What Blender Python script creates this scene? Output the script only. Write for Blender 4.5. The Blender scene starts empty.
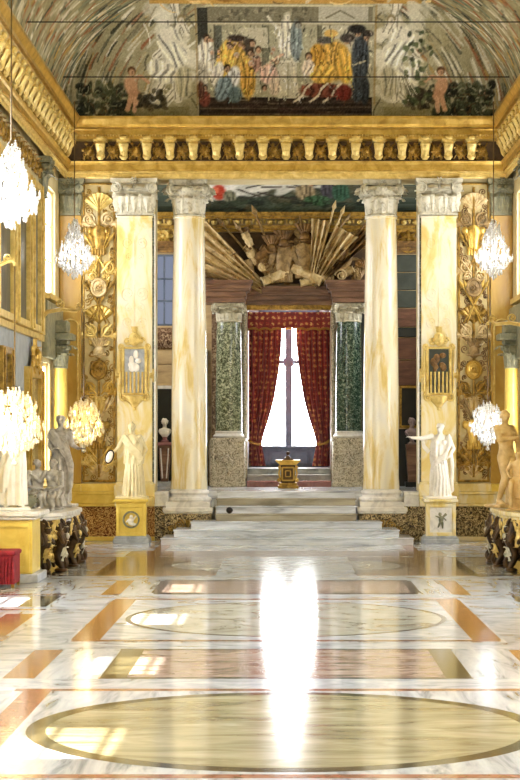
import bpy, math, random
import numpy as np
from mathutils import Vector, Matrix, noise as mnoise
C = bpy.context.scene.collection
PI = math.pi
F, H0, D0, VX, VY = 1760.0, 2.4, 40.0, 286.0, 435.0
W = 5.15                     # half width of the hall
def at(px, py, d):           # photograph position + distance -> a point in the hall (far screen wall at y = 0)
    return Vector(((px - VX) * d / F, d - D0, H0 - (py - VY) * d / F))
def lin(c):
    r = []
    for k in c[:3]:
        k /= 255.0
        r.append(k / 12.92 if k <= 0.04045 else ((k + 0.055) / 1.055) ** 2.4)
    return (*r, 1.0)

# ---------------------------------------------------------------- mesh builder
class MB:
    def __init__(s):
        s.v = []; s.f = []; s.m = []; s.mi = 0; s.M = None
    def add(s, vs, fs):
        b = len(s.v)
        if s.M is not None:
            vs = [s.M @ Vector(p) for p in vs]
        s.v.extend([tuple(p) for p in vs])
        s.f.extend([tuple(b + i for i in f) for f in fs])
        s.m.extend([s.mi] * len(fs))
    def box(s, x0, x1, y0, y1, z0, z1):
        vs = [(x0,y0,z0),(x1,y0,z0),(x1,y1,z0),(x0,y1,z0),(x0,y0,z1),(x1,y0,z1),(x1,y1,z1),(x0,y1,z1)]
        s.add(vs, [(0,3,2,1),(4,5,6,7),(0,1,5,4),(1,2,6,5),(2,3,7,6),(3,0,4,7)])
    def prism(s, poly, a0, a1, axis='z'):
        n = len(poly)
        if axis == 'z':
            vs = [(p[0],p[1],a0) for p in poly] + [(p[0],p[1],a1) for p in poly]
        elif axis == 'y':
            vs = [(p[0],a0,p[1]) for p in poly] + [(p[0],a1,p[1]) for p in poly]
        else:
            vs = [(a0,p[0],p[1]) for p in poly] + [(a1,p[0],p[1]) for p in poly]
        s.add(vs, [tuple(range(n-1,-1,-1)), tuple(range(n,2*n))] + [(i,(i+1)%n,n+(i+1)%n,n+i) for i in range(n)])
    def lathe(s, prof, c=(0,0,0), n=24, sq=None, yscale=1.0):
        vs = []; fs = []
        for r, z in prof:
            for i in range(n):
                a = 2*PI*(i+.5)/n
                k = 1.0
                if sq: k = 1/max(abs(math.cos(a)), abs(math.sin(a)))
                vs.append((c[0]+r*k*math.cos(a), c[1]+r*k*math.sin(a)*yscale, c[2]+z))
        m = len(prof)
        for j in range(m-1):
            for i in range(n):
                fs.append((j*n+i, j*n+(i+1)%n, (j+1)*n+(i+1)%n, (j+1)*n+i))
        fs.append(tuple(range(n-1,-1,-1))); fs.append(tuple(range((m-1)*n, m*n)))
        s.add(vs, fs)
    def tube(s, pts, rad, n=6, flat=1.0):
        pts = [Vector(p) for p in pts]
        k = len(pts)
        if not hasattr(rad, '__len__'): rad = [rad]*k
        t0 = (pts[1]-pts[0]).normalized()
        up = Vector((0,0,1)) if abs(t0.z) < .9 else Vector((0,1,0))
        u = t0.cross(up).normalized()
        vs = []; fs = []
        for i in range(k):
            t = (pts[min(i+1,k-1)]-pts[max(i-1,0)])
            t = t.normalized() if t.length > 1e-9 else t0
            u = (u - t*u.dot(t)); u = u.normalized() if u.length > 1e-6 else t.orthogonal().normalized()
            w = t.cross(u)
            for j in range(n):
                a = 2*PI*j/n
                vs.append(pts[i] + (u*math.cos(a) + w*math.sin(a)*flat)*rad[i])
        for i in range(k-1):
            for j in range(n):
                fs.append((i*n+j, i*n+(j+1)%n, (i+1)*n+(j+1)%n, (i+1)*n+j))
        fs.append(tuple(range(n-1,-1,-1))); fs.append(tuple(range((k-1)*n,k*n)))
        s.add(vs, fs)
    def ell(s, c, r, n=10, rot=None):
        if not hasattr(r,'__len__'): r = (r,r,r)
        m = max(4, n//2+1); vs = []; fs = []
        c = Vector(c)
        def T(p):
            p = Vector((p[0]*r[0],p[1]*r[1],p[2]*r[2]))
            return c + (rot @ p if rot else p)
        vs.append(T((0,0,-1)))
        for j in range(1,m):
            b = -PI/2 + PI*j/m
            for i in range(n):
                a = 2*PI*i/n
                vs.append(T((math.cos(a)*math.cos(b), math.sin(a)*math.cos(b), math.sin(b))))
        vs.append(T((0,0,1)))
        for i in range(n): fs.append((0, 1+(i+1)%n, 1+i))
        for j in range(m-2):
            for i in range(n):
                fs.append((1+j*n+i, 1+j*n+(i+1)%n, 1+(j+1)*n+(i+1)%n, 1+(j+1)*n+i))
        t = len(vs)-1; b0 = 1+(m-2)*n
        for i in range(n): fs.append((b0+i, b0+(i+1)%n, t))
        s.add(vs, fs)
    def cap(s, p, q, r1, r2, n=10, k=6):    # tapered limb with round ends
        p = Vector(p); q = Vector(q)
        s.tube([p+(q-p)*i/k for i in range(k+1)], [r1+(r2-r1)*i/k for i in range(k+1)], n)
        s.ell(p, r1, n); s.ell(q, r2, n)
    def loft(s, rings):                      # rings: lists of points, same count
        n = len(rings[0]); vs = [p for r in rings for p in r]; fs = []
        for j in range(len(rings)-1):
            for i in range(n):
                fs.append((j*n+i, j*n+(i+1)%n, (j+1)*n+(i+1)%n, (j+1)*n+i))
        fs.append(tuple(range(n-1,-1,-1))); fs.append(tuple(range((len(rings)-1)*n, len(rings)*n)))
        s.add(vs, fs)
    def scroll(s, c, r, turns=1.6, a0=0.0, sgn=1, th=.02, e1=(1,0,0), e2=(0,0,1), taper=.45, n=5, inner=.18, bulge=None):
        e1 = Vector(e1); e2 = Vector(e2); c = Vector(c); k = int(12*turns)+2; pts = []; rad = []
        for i in range(k+1):
            t = i/k; a = a0 + sgn*2*PI*turns*t; rr = r*(1-(1-inner)*t)
            pts.append(c + e1*(rr*math.cos(a)) + e2*(rr*math.sin(a))); rad.append(th*(1-(1-taper)*t))
        s.tube(pts, rad, n)
        s.ell(pts[-1], th*1.5, 6)
    def leaf(s, o, side, up, out, w, h, curl=.35, lean=.1, th=.0, nu=5, nv=11, lobes=4):
        o = Vector(o); side = Vector(side); up = Vector(up); out = Vector(out)
        vs = []; fs = []
        for layer in (0,1):
            for j in range(nv+1):
                t = j/nv
                wv = w*.5*(math.sin(PI*(.22+.5*min(1,t*1.1)))**.7)*(1+.13*math.cos(lobes*2*PI*t))
                if t > .95: wv *= .75
                if t < .6: zz = h*.86*t/.6; oo = lean*h*t
                else:
                    th_ = (t-.6)/.4*2.9; ro = curl*h*.32
                    zz = h*.86 + ro*math.sin(th_); oo = lean*h*.6 + ro*(1-math.cos(th_))
                for i in range(nu):
                    q = 2*i/(nu-1)-1
                    dep = -.22*w*(q*q)*(1 if t < .7 else .5) + (.06*w if i == nu//2 else 0)
                    vs.append(o + side*(q*wv) + up*zz + out*(oo+dep - layer*(.03*h+.004)))
        L = (nv+1)*nu
        for j in range(nv):
            for i in range(nu-1):
                a = j*nu+i
                fs.append((a,a+1,a+nu+1,a+nu)); fs.append((L+a,L+a+nu,L+a+nu+1,L+a+1))
        for j in range(nv):
            a = j*nu; fs.append((a,a+nu,L+a+nu,L+a)); a += nu-1; fs.append((a,L+a,L+a+nu,a+nu))
        a = nv*nu
        for i in range(nu-1): fs.append((a+i,a+i+1,L+a+i+1,L+a+i)); fs.append((i,L+i,L+i+1,i+1))
        s.add(vs, fs)
    def rosette(s, c, r, out=(0,-1,0), side=(1,0,0), up=(0,0,1), n=6):
        c = Vector(c); out = Vector(out); side = Vector(side); up = Vector(up)
        for i in range(n):
            a = 2*PI*i/n; d = side*math.cos(a)+up*math.sin(a)
            s.tube([c+d*r*.15, c+d*r*.55+out*r*.25, c+d*r*.95+out*r*.1], [r*.1,r*.26,r*.08], 5)
        s.ell(c+out*r*.2, r*.24, 8)
    def mesh(s, name, mats, smooth=35, shift=None):
        me = bpy.data.meshes.new(name)
        v = s.v if shift is None else [(p[0]-shift[0],p[1]-shift[1],p[2]-shift[2]) for p in s.v]
        me.from_pydata(v, [], s.f)
        if not isinstance(mats,(list,tuple)): mats = [mats]
        for m in mats: me.materials.append(m)
        if len(mats) > 1: me.polygons.foreach_set('material_index', s.m)
        if smooth:
            me.polygons.foreach_set('use_smooth', [True]*len(me.polygons))
            try: me.set_sharp_from_angle(angle=math.radians(smooth))
            except Exception: pass
        me.update()
        return me

def rootloc(p):
    v = Vector((0,0,0))
    while p is not None:
        v += p.location; p = p.parent
    return v
def obj(name, mb, mats, parent=None, smooth=35, bevel=0, seg=1):
    me = mb.mesh(name, mats, smooth, rootloc(parent) if parent else None)
    o = bpy.data.objects.new(name, me); C.objects.link(o)
    if parent: o.parent = parent
    if bevel:
        b = o.modifiers.new('Bevel','BEVEL'); b.width = bevel; b.segments = seg; b.limit_method = 'ANGLE'; b.angle_limit = math.radians(50)
    return o
def link_mesh(name, me, loc, parent=None):
    o = bpy.data.objects.new(name, me); C.objects.link(o)
    o.location = Vector(loc) - (rootloc(parent) if parent else Vector((0,0,0)))
    if parent: o.parent = parent
    return o
def thing(name, label, cat, loc=(0,0,0), group=None):
    o = bpy.data.objects.new(name, None); C.objects.link(o); o.empty_display_size = .1
    o.location = loc; o['label'] = label; o['category'] = cat
    if group: o['group'] = group
    return o
def tag(o, label, cat, group=None):
    o['label'] = label; o['category'] = cat
    if group: o['group'] = group
    return o
def struct(o):
    o['kind'] = 'structure'; return o

# ---------------------------------------------------------------- materials
def newmat(name):
    m = bpy.data.materials.new(name); m.use_nodes = True
    nt = m.node_tree; b = nt.nodes['Principled BSDF']
    return m, nt, b
def ramp(nt, fac, stops):
    r = nt.nodes.new('ShaderNodeValToRGB')
    els = r.color_ramp.elements
    while len(els) < len(stops): els.new(.5)
    for e,(p,c) in zip(els, stops): e.position = p; e.color = lin(c)
    nt.links.new(fac, r.inputs['Fac']); return r.outputs['Color']
def coords(nt, scale=(1,1,1), rot=(0,0,0)):
    tc = nt.nodes.new('ShaderNodeTexCoord'); mp = nt.nodes.new('ShaderNodeMapping')
    mp.inputs['Scale'].default_value = scale; mp.inputs['Rotation'].default_value = rot
    nt.links.new(tc.outputs['Object'], mp.inputs['Vector']); return mp.outputs['Vector']
def noise_mat(name, stops, scale=3, rough=.5, metal=0, detail=6, distort=.6, stretch=(1,1,1), bump=0, rot=(0,0,0), spec=.5, nrough=.6, coat=0):
    m, nt, b = newmat(name)
    n = nt.nodes.new('ShaderNodeTexNoise'); n.inputs['Scale'].default_value = scale; n.inputs['Detail'].default_value = detail
    n.inputs['Distortion'].default_value = distort; n.inputs['Roughness'].default_value = nrough
    nt.links.new(coords(nt, stretch, rot), n.inputs['Vector'])
    nt.links.new(ramp(nt, n.outputs['Fac'], stops), b.inputs['Base Color'])
    b.inputs['Roughness'].default_value = rough; b.inputs['Metallic'].default_value = metal
    b.inputs['Specular IOR Level'].default_value = spec
    if bump:
        bp = nt.nodes.new('ShaderNodeBump'); bp.inputs['Strength'].default_value = bump; bp.inputs['Distance'].default_value = .02
        nt.links.new(n.outputs['Fac'], bp.inputs['Height']); nt.links.new(bp.outputs['Normal'], b.inputs['Normal'])
    return m
def plain(name, c, rough=.5, metal=0):
    return noise_mat(name, [(.3,[k*.86 for k in c]),(.7,c)], 6, rough, metal)
def emit(name, c, strength, see=False):
    m = bpy.data.materials.new(name); m.use_nodes = True; nt = m.node_tree
    nt.nodes.clear(); o = nt.nodes.new('ShaderNodeOutputMaterial'); e = nt.nodes.new('ShaderNodeEmission')
    e.inputs['Color'].default_value = lin(c); e.inputs['Strength'].default_value = strength
    if see:
        t = nt.nodes.new('ShaderNodeBsdfTransparent'); a = nt.nodes.new('ShaderNodeAddShader')
        nt.links.new(e.outputs[0], a.inputs[0]); nt.links.new(t.outputs[0], a.inputs[1]); nt.links.new(a.outputs[0], o.inputs['Surface'])
    else: nt.links.new(e.outputs[0], o.inputs['Surface'])
    return m
def floor_marble(name, stops, scale=1.2, rough=.12, stretch=(1,1,1), rot=(0,0,.5), distort=1.6):
    m = noise_mat(name, stops, scale, rough, 0, 9, distort, stretch, 0, rot, .5, .65)
    return m
def breccia(name, dark, light, scale=9, rough=.3, edge=.1):
    m, nt, b = newmat(name)
    n = nt.nodes.new('ShaderNodeTexNoise'); n.inputs['Scale'].default_value = scale*.7; n.inputs['Detail'].default_value = 4
    co = coords(nt)
    mix = nt.nodes.new('ShaderNodeMixRGB'); mix.inputs['Fac'].default_value = .12
    nt.links.new(co, n.inputs['Vector']); nt.links.new(co, mix.inputs['Color1']); nt.links.new(n.outputs['Color'], mix.inputs['Color2'])
    v = nt.nodes.new('ShaderNodeTexVoronoi'); v.feature = 'DISTANCE_TO_EDGE'; v.inputs['Scale'].default_value = scale
    nt.links.new(mix.outputs[0], v.inputs['Vector'])
    nt.links.new(ramp(nt, v.outputs['Distance'], [(0,light),(edge*.6,light),(edge,dark),(1,[k*.7 for k in dark])]), b.inputs['Base Color'])
    b.inputs['Roughness'].default_value = rough
    return m
def damask(name, base, gold):
    m, nt, b = newmat(name)
    co = coords(nt, (1,0.0,1))
    v = nt.nodes.new('ShaderNodeTexVoronoi'); v.inputs['Scale'].default_value = 7; v.inputs['Randomness'].default_value = .3
    nt.links.new(co, v.inputs['Vector'])
    w = nt.nodes.new('ShaderNodeTexNoise'); w.inputs['Scale'].default_value = 22; w.inputs['Detail'].default_value = 2
    nt.links.new(co, w.inputs['Vector'])
    ad = nt.nodes.new('ShaderNodeMath'); ad.operation = 'MULTIPLY_ADD'; ad.inputs[1].default_value = .9; 
    nt.links.new(w.outputs['Fac'], ad.inputs[0]); nt.links.new(v.outputs['Distance'], ad.inputs[2])
    nt.links.new(ramp(nt, ad.outputs[0], [(.62,gold),(.72,[ (a+b2)/2 for a,b2 in zip(base,gold)]),(.8,base),(1,[k*.8 for k in base])]), b.inputs['Base Color'])
    b.inputs['Roughness'].default_value = .55; b.inputs['Sheen Weight'].default_value = .2
    return m
def vcol_mat(name, attr='paint', rough=.75):
    m, nt, b = newmat(name)
    a = nt.nodes.new('ShaderNodeAttribute'); a.attribute_name = attr
    nt.links.new(a.outputs['Color'], b.inputs['Base Color']); b.inputs['Roughness'].default_value = rough
    b.inputs['Specular IOR Level'].default_value = .15
    return m

MAT = {}
MAT['gold']   = noise_mat('gilt stucco', [(.3,(172,136,58)),(.5,(206,170,82)),(.72,(230,200,116))], 4, .28, .6, bump=.05)
MAT['gold_d'] = noise_mat('old gilding', [(.3,(92,68,26)),(.55,(166,130,54)),(.8,(216,180,92))], 9, .38, .5, bump=.15)
MAT['gold_w'] = noise_mat('pale gilding', [(.3,(190,156,74)),(.6,(230,204,124)),(.85,(248,234,180))], 6, .38, .3, bump=.1)
MAT['bronze'] = noise_mat('dark bronze', [(.3,(40,28,16)),(.6,(84,60,30)),(.85,(140,104,56))], 8, .4, .5)
MAT['bronze_g'] = noise_mat('bronzed stucco', [(.3,(70,50,26)),(.55,(128,94,48)),(.8,(184,146,84))], 7, .5, .3)
MAT['umber']  = noise_mat('umber ground', [(.3,(58,42,22)),(.7,(98,74,40))], 5, .8)
MAT['stucco'] = noise_mat('ochre stucco', [(.3,(196,178,128)),(.6,(214,200,154)),(.8,(224,214,184))], 2, .7)
MAT['ground'] = noise_mat('grey gilded ground', [(.3,(172,150,92)),(.55,(196,176,120)),(.8,(206,196,164))], 3, .6)
MAT['amber']  = noise_mat('amber marble', [(.25,(164,122,44)),(.5,(186,148,64)),(.75,(204,172,94))], 2.2, .3, stretch=(1,1,.5))
MAT['giallo'] = noise_mat('yellow veined marble', [(.25,(206,170,84)),(.42,(226,204,132)),(.56,(232,222,190)),(.75,(212,204,186))], 1.1, .22, stretch=(1.3,1.3,.55), distort=1.6, detail=8)
MAT['giallo_col'] = noise_mat('yellow column marble', [(.25,(196,162,80)),(.4,(222,198,128)),(.52,(236,226,194)),(.75,(226,220,202))], 2.0, .16, stretch=(1.4,1.4,.3), distort=1.2, detail=9)
MAT['yellow'] = noise_mat('deep yellow marble', [(.25,(206,170,62)),(.6,(234,206,100)),(.85,(244,228,156))], 2.5, .3)
MAT['white']  = noise_mat('white marble', [(.25,(186,182,174)),(.5,(226,222,212)),(.75,(240,238,230))], 3, .35, distort=1.5)
MAT['capital']= noise_mat('white carved marble', [(.3,(150,142,116)),(.5,(206,200,176)),(.8,(226,220,200))], 9, .5, bump=.3)
MAT['greycap']= noise_mat('grey green capital stone', [(.3,(96,98,78)),(.6,(146,142,110)),(.85,(190,180,140))], 7, .5, bump=.1)
MAT['statue'] = noise_mat('statuary marble', [(.25,(214,206,186)),(.6,(240,234,220)),(.85,(248,246,238))], 3, .4)
MAT['statue_g'] = noise_mat('grey statuary marble', [(.3,(124,116,106)),(.5,(188,180,166)),(.75,(222,216,204))], 5, .4)
MAT['statue_y'] = noise_mat('gold lit statuary marble', [(.25,(172,136,80)),(.55,(218,186,124)),(.85,(236,216,168))], 4, .4)  # golden light on the console figures put into the marble colour
MAT['grey']   = noise_mat('grey marble', [(.25,(120,124,128)),(.55,(176,180,182)),(.8,(208,210,210))], 2, .3, distort=1.4)
MAT['greyblue'] = noise_mat('grey blue wall cloth', [(.3,(150,156,160)),(.7,(184,190,192))], 3, .7)
MAT['step']   = noise_mat('step marble', [(.3,(142,146,152)),(.45,(204,208,214)),(.65,(236,240,246))], 2.2, .14, stretch=(.35,1,2.5), distort=1.2, detail=8)
MAT['step_y'] = noise_mat('honey step marble', [(.3,(124,116,96)),(.55,(176,168,146)),(.8,(206,202,190))], 2.2, .16, stretch=(.35,1,2.5))
MAT['pink']   = noise_mat('pink marble', [(.3,(128,84,84)),(.6,(170,120,116)),(.85,(196,156,146))], 3, .25)
MAT['redm']   = noise_mat('red brown marble', [(.25,(74,48,36)),(.5,(120,86,66)),(.75,(158,122,96))], 4, .3, stretch=(.4,1,2))
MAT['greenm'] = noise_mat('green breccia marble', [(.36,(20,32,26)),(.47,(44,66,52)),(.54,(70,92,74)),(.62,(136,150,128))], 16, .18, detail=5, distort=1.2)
MAT['green_lit']= noise_mat('lit green breccia marble', [(.36,(48,52,36)),(.46,(92,96,70)),(.53,(130,140,108)),(.6,(190,192,160))], 16, .18, detail=5, distort=1.2)  # lit copy of the green breccia, light put into a paler colour
MAT['brownm'] = noise_mat('brown breccia marble', [(.36,(60,40,30)),(.5,(112,84,62)),(.62,(170,146,116))], 14, .2, detail=5, distort=1.2)
MAT['arab']   = noise_mat('dark inlaid marble', [(.4,(38,30,22)),(.49,(78,62,42)),(.53,(170,148,100)),(.6,(206,186,140))], 11, .25, detail=3, distort=3.2)
MAT['arab_r'] = noise_mat('red inlaid marble', [(.4,(84,44,22)),(.49,(138,84,42)),(.53,(190,144,78)),(.6,(214,180,112))], 11, .25, detail=3, distort=3.2)
MAT['arab_g'] = breccia('green inlaid marble', (66,60,46), (168,150,110), 9, .25, .1)
MAT['relief_b']= noise_mat('carved block marble', [(.36,(92,84,66)),(.46,(170,158,130)),(.56,(214,204,180))], 14, .4, detail=4, distort=2.2, bump=.5)
MAT['black']  = noise_mat('near black stone', [(.3,(10,12,10)),(.8,(30,34,28))], 4, .35)  # near-black stone with faint mottling
MAT['iron']   = plain('dark iron', (40,34,28), .5, .6)
MAT['greenwall'] = noise_mat('dark green stone', [(.3,(36,42,36)),(.6,(58,64,56)),(.85,(84,88,78))], 3, .35)
MAT['tan']    = noise_mat('tan panel stone', [(.3,(150,124,86)),(.6,(196,170,124)),(.85,(220,200,160))], 2, .4, stretch=(.5,1,2.5))
MAT['red']    = noise_mat('crimson velvet', [(.3,(112,14,26)),(.7,(160,30,44))], 8, .8)
MAT['damask'] = damask('red and gold damask', (164,44,42), (222,170,100))
MAT['damask_v']= damask('red and gold valance damask', (160,40,36), (226,176,100))
MAT['fringe'] = plain('gold fringe', (200,150,70), .6, .2)
MAT['frame_g']= noise_mat('grey window paint', [(.3,(56,60,66)),(.7,(92,98,106))], 4, .5)
MAT['canvas_d']= noise_mat('dark canvas', [(.3,(52,50,40)),(.55,(96,90,70)),(.8,(140,130,104))], 1.6, .45, stretch=(1,1,.35), distort=2)
MAT['canvas_b']= noise_mat('black canvas', [(.3,(12,12,12)),(.75,(40,36,28))], 2, .3)
MAT['mirror'] = noise_mat('old mirror', [(.3,(120,128,132)),(.8,(180,186,188))], 2, .12, .8)
MAT['crystal']= noise_mat('cut crystal', [(.3,(232,234,238)),(.7,(252,253,255))], 20, .12, 0, spec=1.0)
MAT['crystal_w']= noise_mat('candlelit crystal', [(.3,(228,214,170)),(.7,(255,248,220))], 20, .1, .1, spec=1.0)
MAT['candle'] = emit('candle bulb', (255,244,226), 9)
MAT['candle_w'] = emit('warm candle bulb', (255,206,110), 14)
SKY = 9
MAT['pane']   = emit('daylit window pane', (240,246,255), SKY, True)
MAT['pane_o'] = emit('opaque glowing pane', (246,248,255), SKY)  # opaque glow made to keep the sun out, no curtain modelled
MAT['pane_f'] = emit('bright far window pane', (250,252,255), 22)
MAT['pane_b'] = emit('pale blue window pane', (150,158,180), .5)
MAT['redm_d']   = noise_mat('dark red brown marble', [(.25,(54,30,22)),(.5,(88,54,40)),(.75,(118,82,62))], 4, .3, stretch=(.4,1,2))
MAT['brass'] = plain('dark brass', (120,96,54), .4, .6)
MAT['statue_w'] = noise_mat('warm lit statuary marble', [(.25,(204,186,130)),(.6,(228,214,168)),(.85,(236,228,200))], 3, .4)  # statuary marble with yellow light put into the colour
MAT['pale_st'] = noise_mat('pale gilded stucco', [(.3,(150,122,72)),(.5,(204,178,124)),(.75,(234,218,176))], 6, .55, .08, bump=.1)  # paler stucco copy, highlights of the lit trophy flags put into the colour
MAT['mid_st'] = noise_mat('brown gilded stucco', [(.3,(92,70,38)),(.5,(146,118,70)),(.75,(186,158,106))], 6, .55, .08, bump=.1)
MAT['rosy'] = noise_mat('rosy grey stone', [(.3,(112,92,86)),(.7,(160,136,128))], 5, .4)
MAT['frame_g']= noise_mat('grey window paint', [(.3,(62,74,90)),(.7,(96,108,124))], 4, .5)
# floor marbles
MAT['f_white'] = floor_marble('floor white marble', [(.28,(112,118,128)),(.42,(178,182,188)),(.58,(206,210,214)),(.8,(222,224,228))], 1.1, stretch=(1,1.6,1), rot=(0,0,.9))
MAT['f_streak']= floor_marble('floor streaked marble', [(.34,(128,134,142)),(.48,(190,194,198)),(.66,(214,218,222))], 1.4, stretch=(3.2,.5,1), rot=(0,0,.35), distort=.8)
MAT['f_beige'] = floor_marble('floor beige marble', [(.25,(112,98,68)),(.45,(156,146,112)),(.6,(180,172,140)),(.78,(202,198,178))], 1.7, stretch=(.45,1.6,1), rot=(0,0,0), distort=1.2)
MAT['f_pale']  = floor_marble('floor pale marble', [(.28,(140,134,118)),(.5,(190,188,176)),(.75,(212,212,206))], 1.3)
MAT['f_pink']  = floor_marble('floor rose marble', [(.28,(122,92,80)),(.5,(172,150,136)),(.75,(200,190,180))], 2, stretch=(.5,1.5,1))
MAT['f_orange']= floor_marble('floor orange marble', [(.28,(124,76,40)),(.5,(166,118,68)),(.72,(200,164,108))], 3, rough=.11)
MAT['f_red']   = floor_marble('floor red brown marble', [(.25,(110,62,48)),(.5,(158,104,80)),(.75,(190,148,122))], 3.4, rough=.11)
MAT['f_olive'] = floor_marble('floor olive marble', [(.28,(50,46,30)),(.5,(88,80,54)),(.75,(126,116,84))], 3, rough=.1)
MAT['f_dark']  = floor_marble('floor dark green marble', [(.25,(40,40,34)),(.55,(72,70,58)),(.8,(112,106,88))], 2.4, rough=.09)
MAT['f_black'] = floor_marble('floor black marble', [(.3,(34,30,28)),(.8,(70,60,54))], 3)
MAT['f_brown'] = floor_marble('floor brown marble', [(.25,(104,78,52)),(.5,(148,120,84)),(.75,(184,158,120))], 2.6)
# ================================================================ SETTING
def wall_x(name, xs, y0, y1, z0, z1, holes, m):     # a side wall (thin in x) with window holes (y0,y1,z0,z1)
    mb = MB(); cuts = sorted({y0, y1, *[h[0] for h in holes], *[h[1] for h in holes]})
    for a, b in zip(cuts, cuts[1:]):
        mid = (a+b)/2
        iv = sorted((h[2],h[3]) for h in holes if h[0] < mid < h[1]); z = z0
        for u, v in iv:
            mb.box(xs[0], xs[1], a, b, z, u); z = v
        mb.box(xs[0], xs[1], a, b, z, z1)
    return struct(obj(name, mb, m, smooth=0))

# hall side walls and their windows -------------------------------------------------
upper = [(-2.45,-0.75,5.45,7.8)] + [(c-.75,c+.75,5.45,7.8) for c in (-12.4,-17.0,-21.6,-26.2,-31.5,-37.0)]
lower = [(-2.75,-1.65,1.35,3.95)] + [(c-.75,c+.75,1.35,3.95) for c in (-14.7,-24.0,-33.0)]
wall_x('wall_left', (-W-.45,-W), -44, 0, 0, 9.6, upper+lower, MAT['stucco'])
wall_x('wall_right', (W,W+.45), -44, 0, 0, 9.6, upper+lower, MAT['stucco'])
wn = 0
for sx in (-1,1):
    for (a,b,u,v) in upper+lower:
        wn += 1
        x = sx*(W+.12); t = bpy.data.objects.new('window_%d' % wn, None); C.objects.link(t)
        t.location = (x,(a+b)/2,u); t['kind'] = 'structure'
        p = MB(); p.box(x-.01,x+.01,a+.06,b-.06,u+.06,v-.06); obj('pane', p, MAT['pane_o' if b > -3 else 'pane'], t, 0)
        f = MB(); w = .05
        f.box(x-w,x+w,a,a+.07,u,v); f.box(x-w,x+w,b-.07,b,u,v); f.box(x-w,x+w,a+.07,b-.07,u,u+.07); f.box(x-w,x+w,a+.07,b-.07,v-.07,v)
        f.box(x-.03,x+.03,(a+b)/2-.03,(a+b)/2+.03,u+.07,v-.07)
        for q in (1,2):
            zz = u+(v-u)*q/3; f.box(x-.025,x+.025,a+.07,b-.07,zz-.02,zz+.02)
        obj('window_frame', f, MAT['gold_w'], t, 0)
        s = MB(); s.box(sx*(W-.14) if sx<0 else W-.14, sx*(W+.02) if sx<0 else W+.02, a-.1,b+.1,u-.14,u-.02)
        obj('window_sill', s, MAT['gold_w'], t, 0)
mb = MB(); mb.box(-W-.45,W+.45,-44.4,-44,0,13); struct(obj('wall_front', mb, MAT['stucco'], smooth=0))

# wall behind the screen ------------------------------------------------------------
OL, OR = -2.98, 3.02
mb = MB()
mb.box(-W-.45,OL,0,.8,0,8.2); mb.box(OR,W+.45,0,.8,0,8.2); mb.box(-W-.45,W+.45,0,.8,8.2,9.62); mb.box(-W-.45,W+.45,.2,.8,9.62,13.2)
struct(obj('wall_back', mb, MAT['stucco'], smooth=0))

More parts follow.
